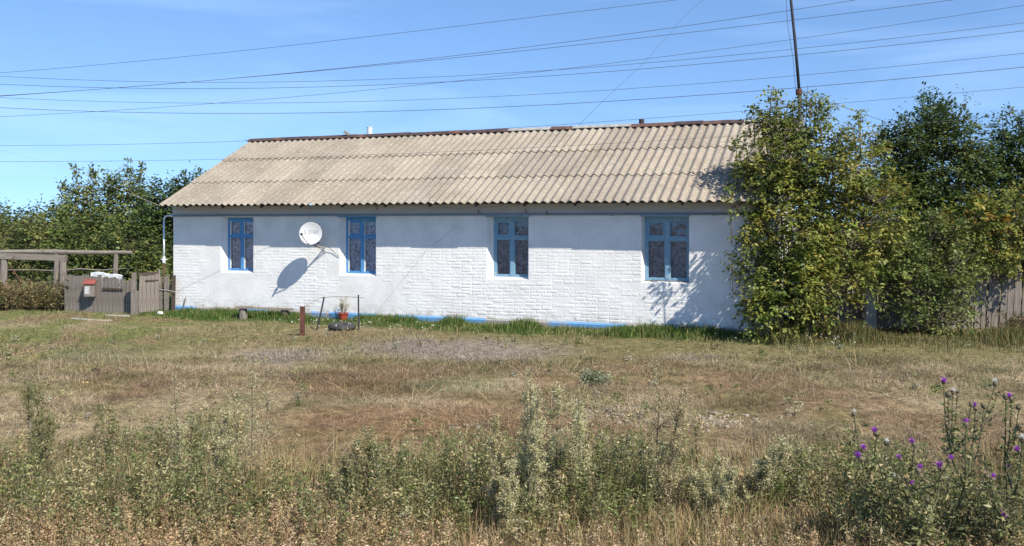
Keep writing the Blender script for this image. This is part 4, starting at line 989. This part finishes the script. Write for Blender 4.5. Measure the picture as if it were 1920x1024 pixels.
x, y = frustum(420, 10.0, 19.0, rng, 1.1); cl = fbm(x, y, .7, 87); k = (cl > .48)&outside_house(x, y, .8); x, y = x[k], y[k]
parts += weeds(x, y, rng.uniform(.06,.2,len(x)), 45, SAGE+[(.30,.29,.20)], SAGEW+[3], .04, rng, .8, topfade=.4)
q = gnd(1113, 718); x = q.x+rng.normal(size=26)*.12; y = q.y+rng.normal(size=26)*.12; parts += weeds(x, y, rng.uniform(.1,.26,26), 60, [(.24,.27,.16),(.18,.21,.11)], [1,1], .045, rng, .6, topfade=.4)
V, F_, C = join(parts); o = link('leafy_weeds', np_mesh('leafy_weeds', V, F_, C), M['leaf']); tag(o, 'grey-green leafy weeds massed across the foreground', 'weeds', kind='stuff')
parts = []
x, y = frustum(6000, 4.9, 7.4, rng, 1.2); pxx = CX+x/y*F; cl = fbm(x, y, .9, 91)
keep = rng.uniform(0,1,len(x)) < (.22+.78*sm(950,350,pxx))*(1.2-1.2*sm(6.4,7.4-.7*sm(400,1000,pxx),y)); x, y, cl = x[keep], y[keep], cl[keep]
h = rng.uniform(.20,.46,len(x))*(.7+.5*cl); parts += weeds(x, y, h, 80, TAN, TANW, .018, rng, .26, (.26,.18,.09), -.1, .42, jit=.12)
V, F_, C = join(parts); o = link('dry_weeds', np_mesh('dry_weeds', V, F_, C), M['grass']); tag(o, 'tan dry weeds with papery seed heads along the bottom of the picture', 'weeds', kind='stuff')
parts = []
x, y = frustum(66000, 5.2, 9.6, rng, 1.28); cl = fbm(x, y, 1.2, 95); keep = rng.uniform(0,1,len(x)) < .25+.8*sm(.35,.65,cl); x, y = x[keep], y[keep]; n = len(x)
c = palette(n, [(.36,.27,.15),(.27,.20,.10),(.16,.15,.06),(.11,.13,.045)], [3,3,2,1.5], .25, rng); parts.append(blades(x, y, rng.uniform(.06,.32,n), .004+.004*rng.uniform(0,1,n), c, rng, .6))
n = 640; x = np.concatenate([(rng.normal(size=380)*40+490-CX)/F*7.9, (rng.normal(size=260)*330+800-CX)/F*8.6]); y = np.concatenate([7.9+rng.normal(size=380)*.22, 8.6+rng.normal(size=260)*.5])
parts.append(blades(x, y, rng.uniform(.25,.55,n), np.full(n,.005), palette(n, [(.42,.33,.18),(.34,.26,.12)], [1,1], .2, rng), rng, .18))
x, y = frustum(30000, 4.9, 7.2, rng, 1.2); n = len(x); parts.append(blades(x, y, rng.uniform(.1,.36,n), .003+.003*rng.uniform(0,1,n), palette(n, [(.42,.31,.18),(.34,.24,.13),(.22,.18,.08)], [3,3,1.5], .2, rng), rng, .7))
V, F_, C = join(parts); o = link('tall_grass', np_mesh('tall_grass', V, F_, C), M['grass']); tag(o, 'yellowed tall grass blades between the foreground weeds', 'grass', kind='stuff')
# reddish weeds by the left rails
parts = []
n = 420; x = rng.uniform(-15.5,-12.0,n); y = 25.6+rng.normal(size=n)*.35
parts += weeds(x, y, rng.uniform(.35,.85,n), 40, [(.19,.135,.075),(.24,.18,.09),(.13,.135,.045),(.20,.19,.08)], [2,2,2,2], .07, rng, .3, (.15,.08,.05))
n = 260; x = rng.uniform(10.6,13.2,n); y = 20.1+rng.normal(size=n)*.3
parts += weeds(x, y, rng.uniform(.2,.5,n), 34, [(.14,.08,.045),(.16,.13,.06),(.10,.105,.04)], [1,2,2], .05, rng, .35, (.15,.08,.05))
V, F_, C = join(parts); o = link('russet_weeds', np_mesh('russet_weeds', V, F_, C), M['leaf']); tag(o, 'russet dry weeds growing along the feet of the fences', 'weeds', kind='stuff')

# ------------------------------------------------------------------ single tall plants
def wormwood(px, ybase, ytop, label, cols, wts, seed, nst=3, wid=.10, lean=0.0, leaf=.021, dens=900):
    rg = np.random.default_rng(seed); b = gnd(px, ybase); b.z = 0; H_ = CAMH+(HY-ytop)/F*b.y
    root = empty('wormwood_plant', b, label, 'weed', 'tall wormwood plants'); st = MB(); P = []; S = []
    for s in range(nst):
        hh = H_*(1 if s == 0 else rg.uniform(.6,.95)); g_ = rg.uniform(0,6.28); ox, oy = (0,0) if s == 0 else (math.cos(g_)*wid*1.1, math.sin(g_)*wid*1.1)
        line = []
        for i in range(8):
            t = i/7; line.append(Vector((ox*(.4+t*.7)+lean*hh*t*t+rg.normal()*.008, oy*(.4+t*.7)+rg.normal()*.008, -.03+hh*t*(1-.12*abs(lean)))))
        st.tube(line, [.007-.005*i/7 for i in range(8)], 5)
        nb = int(26*hh)
        for j in range(nb):
            t = rg.uniform(.12,.97); k_ = int(t*6.99); q = line[k_].lerp(line[k_+1], t*7-k_)
            a_ = rg.uniform(0,6.28); bl = wid*(1.25-t)*rg.uniform(.5,1.2)+.02; e = q+Vector((math.cos(a_)*bl*.8, math.sin(a_)*bl*.8, bl*rg.uniform(.5,1.3)))
            st.tube([q, e], [.0025,.0012], 3, False)
            for _ in range(max(3, int(dens/nb*3.0))):
                f_ = rg.uniform(.1,1.08); v = q.lerp(e, f_); P.append((v.x+rg.normal()*.012, v.y+rg.normal()*.012, v.z+rg.normal()*.014))
    P = np.array(P); c = palette(len(P), cols, wts, .2, rg)
    V, F_, CC = leaf_cloud(P, leaf*rg.uniform(.5,1.3,len(P)), c, .30, .1, rg, -.35)
    st.build('stem', M['bark'], root); link('foliage', np_mesh('foliage', V, F_, CC), M['leaf'], root); return root
GS = [(.50,.46,.27),(.41,.39,.20),(.60,.54,.33),(.28,.28,.125)]; GSW = [3,3,2,1.5]
BS = [(.42,.34,.18),(.34,.29,.145),(.26,.20,.105),(.47,.39,.23)]; BSW = [2,2,2,1]
wormwood(988, 985, 690, 'tallest silvery wormwood spire standing in the centre foreground', GS, GSW, 41, 3, .085)
wormwood(1045, 960, 692, 'bushy greenish wormwood just right of the tallest silvery spire', GS, GSW, 42, 4, .16)
wormwood(927, 1000, 775, 'slender yellowish wormwood just left of the tallest silvery spire', BS+GS, BSW+GSW, 43, 2, .06)
wormwood(1232, 975, 668, 'tall brownish wormwood with a thin ragged tip, right of centre', BS+GS[:2], BSW+[2,1], 44, 3, .17, .02)
wormwood(470, 905, 662, 'airy grey wormwood with open twigs in the left foreground', GS, GSW, 45, 3, .17, .03, .019, 420)
wormwood(335, 900, 705, 'leaning grey wormwood above the greenest weeds on the left', GS, GSW, 46, 2, .12, -.05, .019, 420)
wormwood(960, 1020, 860, 'short pale wormwood at the foot of the tallest spire', GS, GSW, 47, 3, .08)
wormwood(1400, 960, 800, 'feathery wormwood bent over to the right near the straw', GS+[(.28,.24,.12)], GSW+[2], 48, 5, .12, .55)
wormwood(1340, 985, 850, 'low bushy silver wormwood left of the thistles', GS, GSW, 49, 5, .14, .1)
wormwood(690, 960, 800, 'green wormwood clump in the lower middle-left weeds', SAGE+GS[:2], SAGEW+[2,2], 50, 5, .16)
wormwood(1010, 1000, 735, 'second silvery wormwood spire touching the tallest one', GS, GSW, 52, 2, .07)
wormwood(1085, 985, 745, 'pale wormwood stalk between the bushy one and the brownish one', GS, GSW, 53, 2, .09)
wormwood(425, 930, 760, 'dusty grey wormwood stalk with whitish foot in the left foreground', GS, GSW, 54, 3, .10)
wormwood(60, 920, 700, 'straggly green weed stalk at the far left foreground', SAGE, SAGEW, 51, 3, .15, -.06)

# thistles
bulb = MB().lathe([(.001,-.020),(.012,-.016),(.019,-.002),(.017,.012),(.010,.019)], 8).mesh('flower_head'); 
def tuft(col, n, l0, l1, spread):
    rg = np.random.default_rng(n); vs = []; 
    for i in range(n):
        a_ = rg.uniform(0,6.28); s_ = rg.uniform(0,spread); l_ = rg.uniform(l0,l1); d_ = np.array([math.cos(a_)*math.sin(s_), math.sin(a_)*math.sin(s_), math.cos(s_)]); t_ = np.array([-math.sin(a_), math.cos(a_), 0])*.0026
        b_ = np.array([0,0,.012])+d_*.004; vs += [b_-t_, b_+t_, b_+d_*l_]
    c_ = np.tile(np.array([col]), (len(vs),1))*rg.uniform(.75,1.25,(len(vs),1))
    return np_mesh('petals', np.array(vs), np.arange(len(vs)).reshape(-1,3), c_)
M['bulb'] = mat_noise('thistle_bulb', (.07,.075,.04), (.16,.12,.08), 90, .8)
bulb.materials.append(M['bulb'])
purple = tuft((.42,.10,.55), 130, .026,.042, 1.05); purple.materials.append(M['leaf'])
white_ = tuft((.74,.73,.70), 80, .02,.038, 1.4); white_.materials.append(M['leaf'])
beige_ = tuft((.55,.43,.27), 70, .016,.026, .8); beige_.materials.append(M['leaf'])
PLANTS = [(1640,6.55,[(1643,814,0),(1617,845,0),(1615,861,0),(1601,776,1),(1661,831,1),(1605,850,2),(1689,862,0),(1683,895,1),(1640,900,2)],'smaller thistle with paired bright purple heads left of the big one'),
          (1725,6.35,[(1714,834,0),(1722,883,0),(1703,910,0),(1704,937,2),(1738,938,2),(1764,878,0),(1779,864,0),(1700,900,2)],'middle thistle with dark purple buds, lower than its neighbours'),
          (1800,6.6,[(1769,717,0),(1786,736,1),(1795,733,2),(1778,740,2),(1829,766,0),(1821,759,2),(1811,796,0),(1845,762,2),(1777,800,2),(1866,720,1),(1870,740,2)],'tallest thistle, purple and white heads against the straw'),
          (1885,6.35,[(1897,749,0),(1886,744,2),(1910,764,2),(1917,825,1),(1913,848,0),(1886,878,0),(1861,899,0),(1850,893,2),(1846,976,0),(1876,970,0),(1912,800,2),(1940,780,0),(1955,850,0)],'dense branching thistle at the right edge')]
for k, (px, Y, heads, lab) in enumerate(PLANTS):
    rg = np.random.default_rng(60+k); b = Vector(((px-CX)/F*Y, Y, 0)); root = empty('thistle_plant', b, lab, 'thistle', 'thistles'); st = MB(); P = []
    top = max(at(h_[0],h_[1],Y).z for h_ in heads); main = [Vector((rg.normal()*.015*i, rg.normal()*.015*i, -.03+top*.62*i/4)) for i in range(5)]
    st.tube(main, [.011,.010,.009,.008,.006], 6)
    extra = [(px+rg.uniform(-90,90), rg.uniform(840,1000), 3) for _ in range(12)]
    for (hx, hy, ty_) in list(heads)+extra:
        e = at(hx, hy, Y+rg.uniform(-.22,.22))-b; i0 = int(np.clip(e.z/(top*.62)*4-1.6, 0, 4)); q = main[i0]
        if e.z < q.z: q = main[max(0,i0-1)]
        mid = q.lerp(e, .5)+Vector(((e.x-q.x)*.18, (e.y-q.y)*.18, -.05)); st.tube([q, mid, e-Vector((0,0,.015))], [.006,.005,.0035], 5, False)
        for _ in range(46):
            t = rg.uniform(0,.96); v = q.lerp(mid, t*2) if t < .5 else mid.lerp(e, t*2-1); P.append((v.x+rg.normal()*.022, v.y+rg.normal()*.022, v.z+rg.normal()*.022))
        if ty_ == 3: continue
        fh = link('flower_head', bulb, None, root); fh.location = e; s_ = rg.uniform(.8,1.15); fh.scale = (s_,)*3; fh.rotation_euler = (rg.normal()*.35, rg.normal()*.35, rg.uniform(0,6))
        link('petals', (purple, white_, beige_)[ty_], None, fh)
    for _ in range(500):
        t = rg.uniform(0,1)*3.99; v = main[int(t)].lerp(main[int(t)+1], t-int(t)); a_ = rg.uniform(0,6.28); r_ = rg.uniform(.02,.2); P.append((v.x+math.cos(a_)*r_, v.y+math.sin(a_)*r_, v.z*.8+rg.normal()*.03))
    P = np.array(P); V, F_, CC = leaf_cloud(P, .05*rg.uniform(.4,1.3,len(P)), palette(len(P), [(.19,.20,.08),(.26,.25,.115),(.12,.14,.05),(.34,.28,.16)], [3,3,2,1], .2, rg), .35, .1, rg, -.1)
    M.setdefault('thstem', mat_noise('thistle_stem', (.055,.07,.03), (.11,.11,.055), 30, .8))
    st.build('stem', M['thstem'], root); link('foliage', np_mesh('foliage', V, F_, CC), M['leaf'], root)
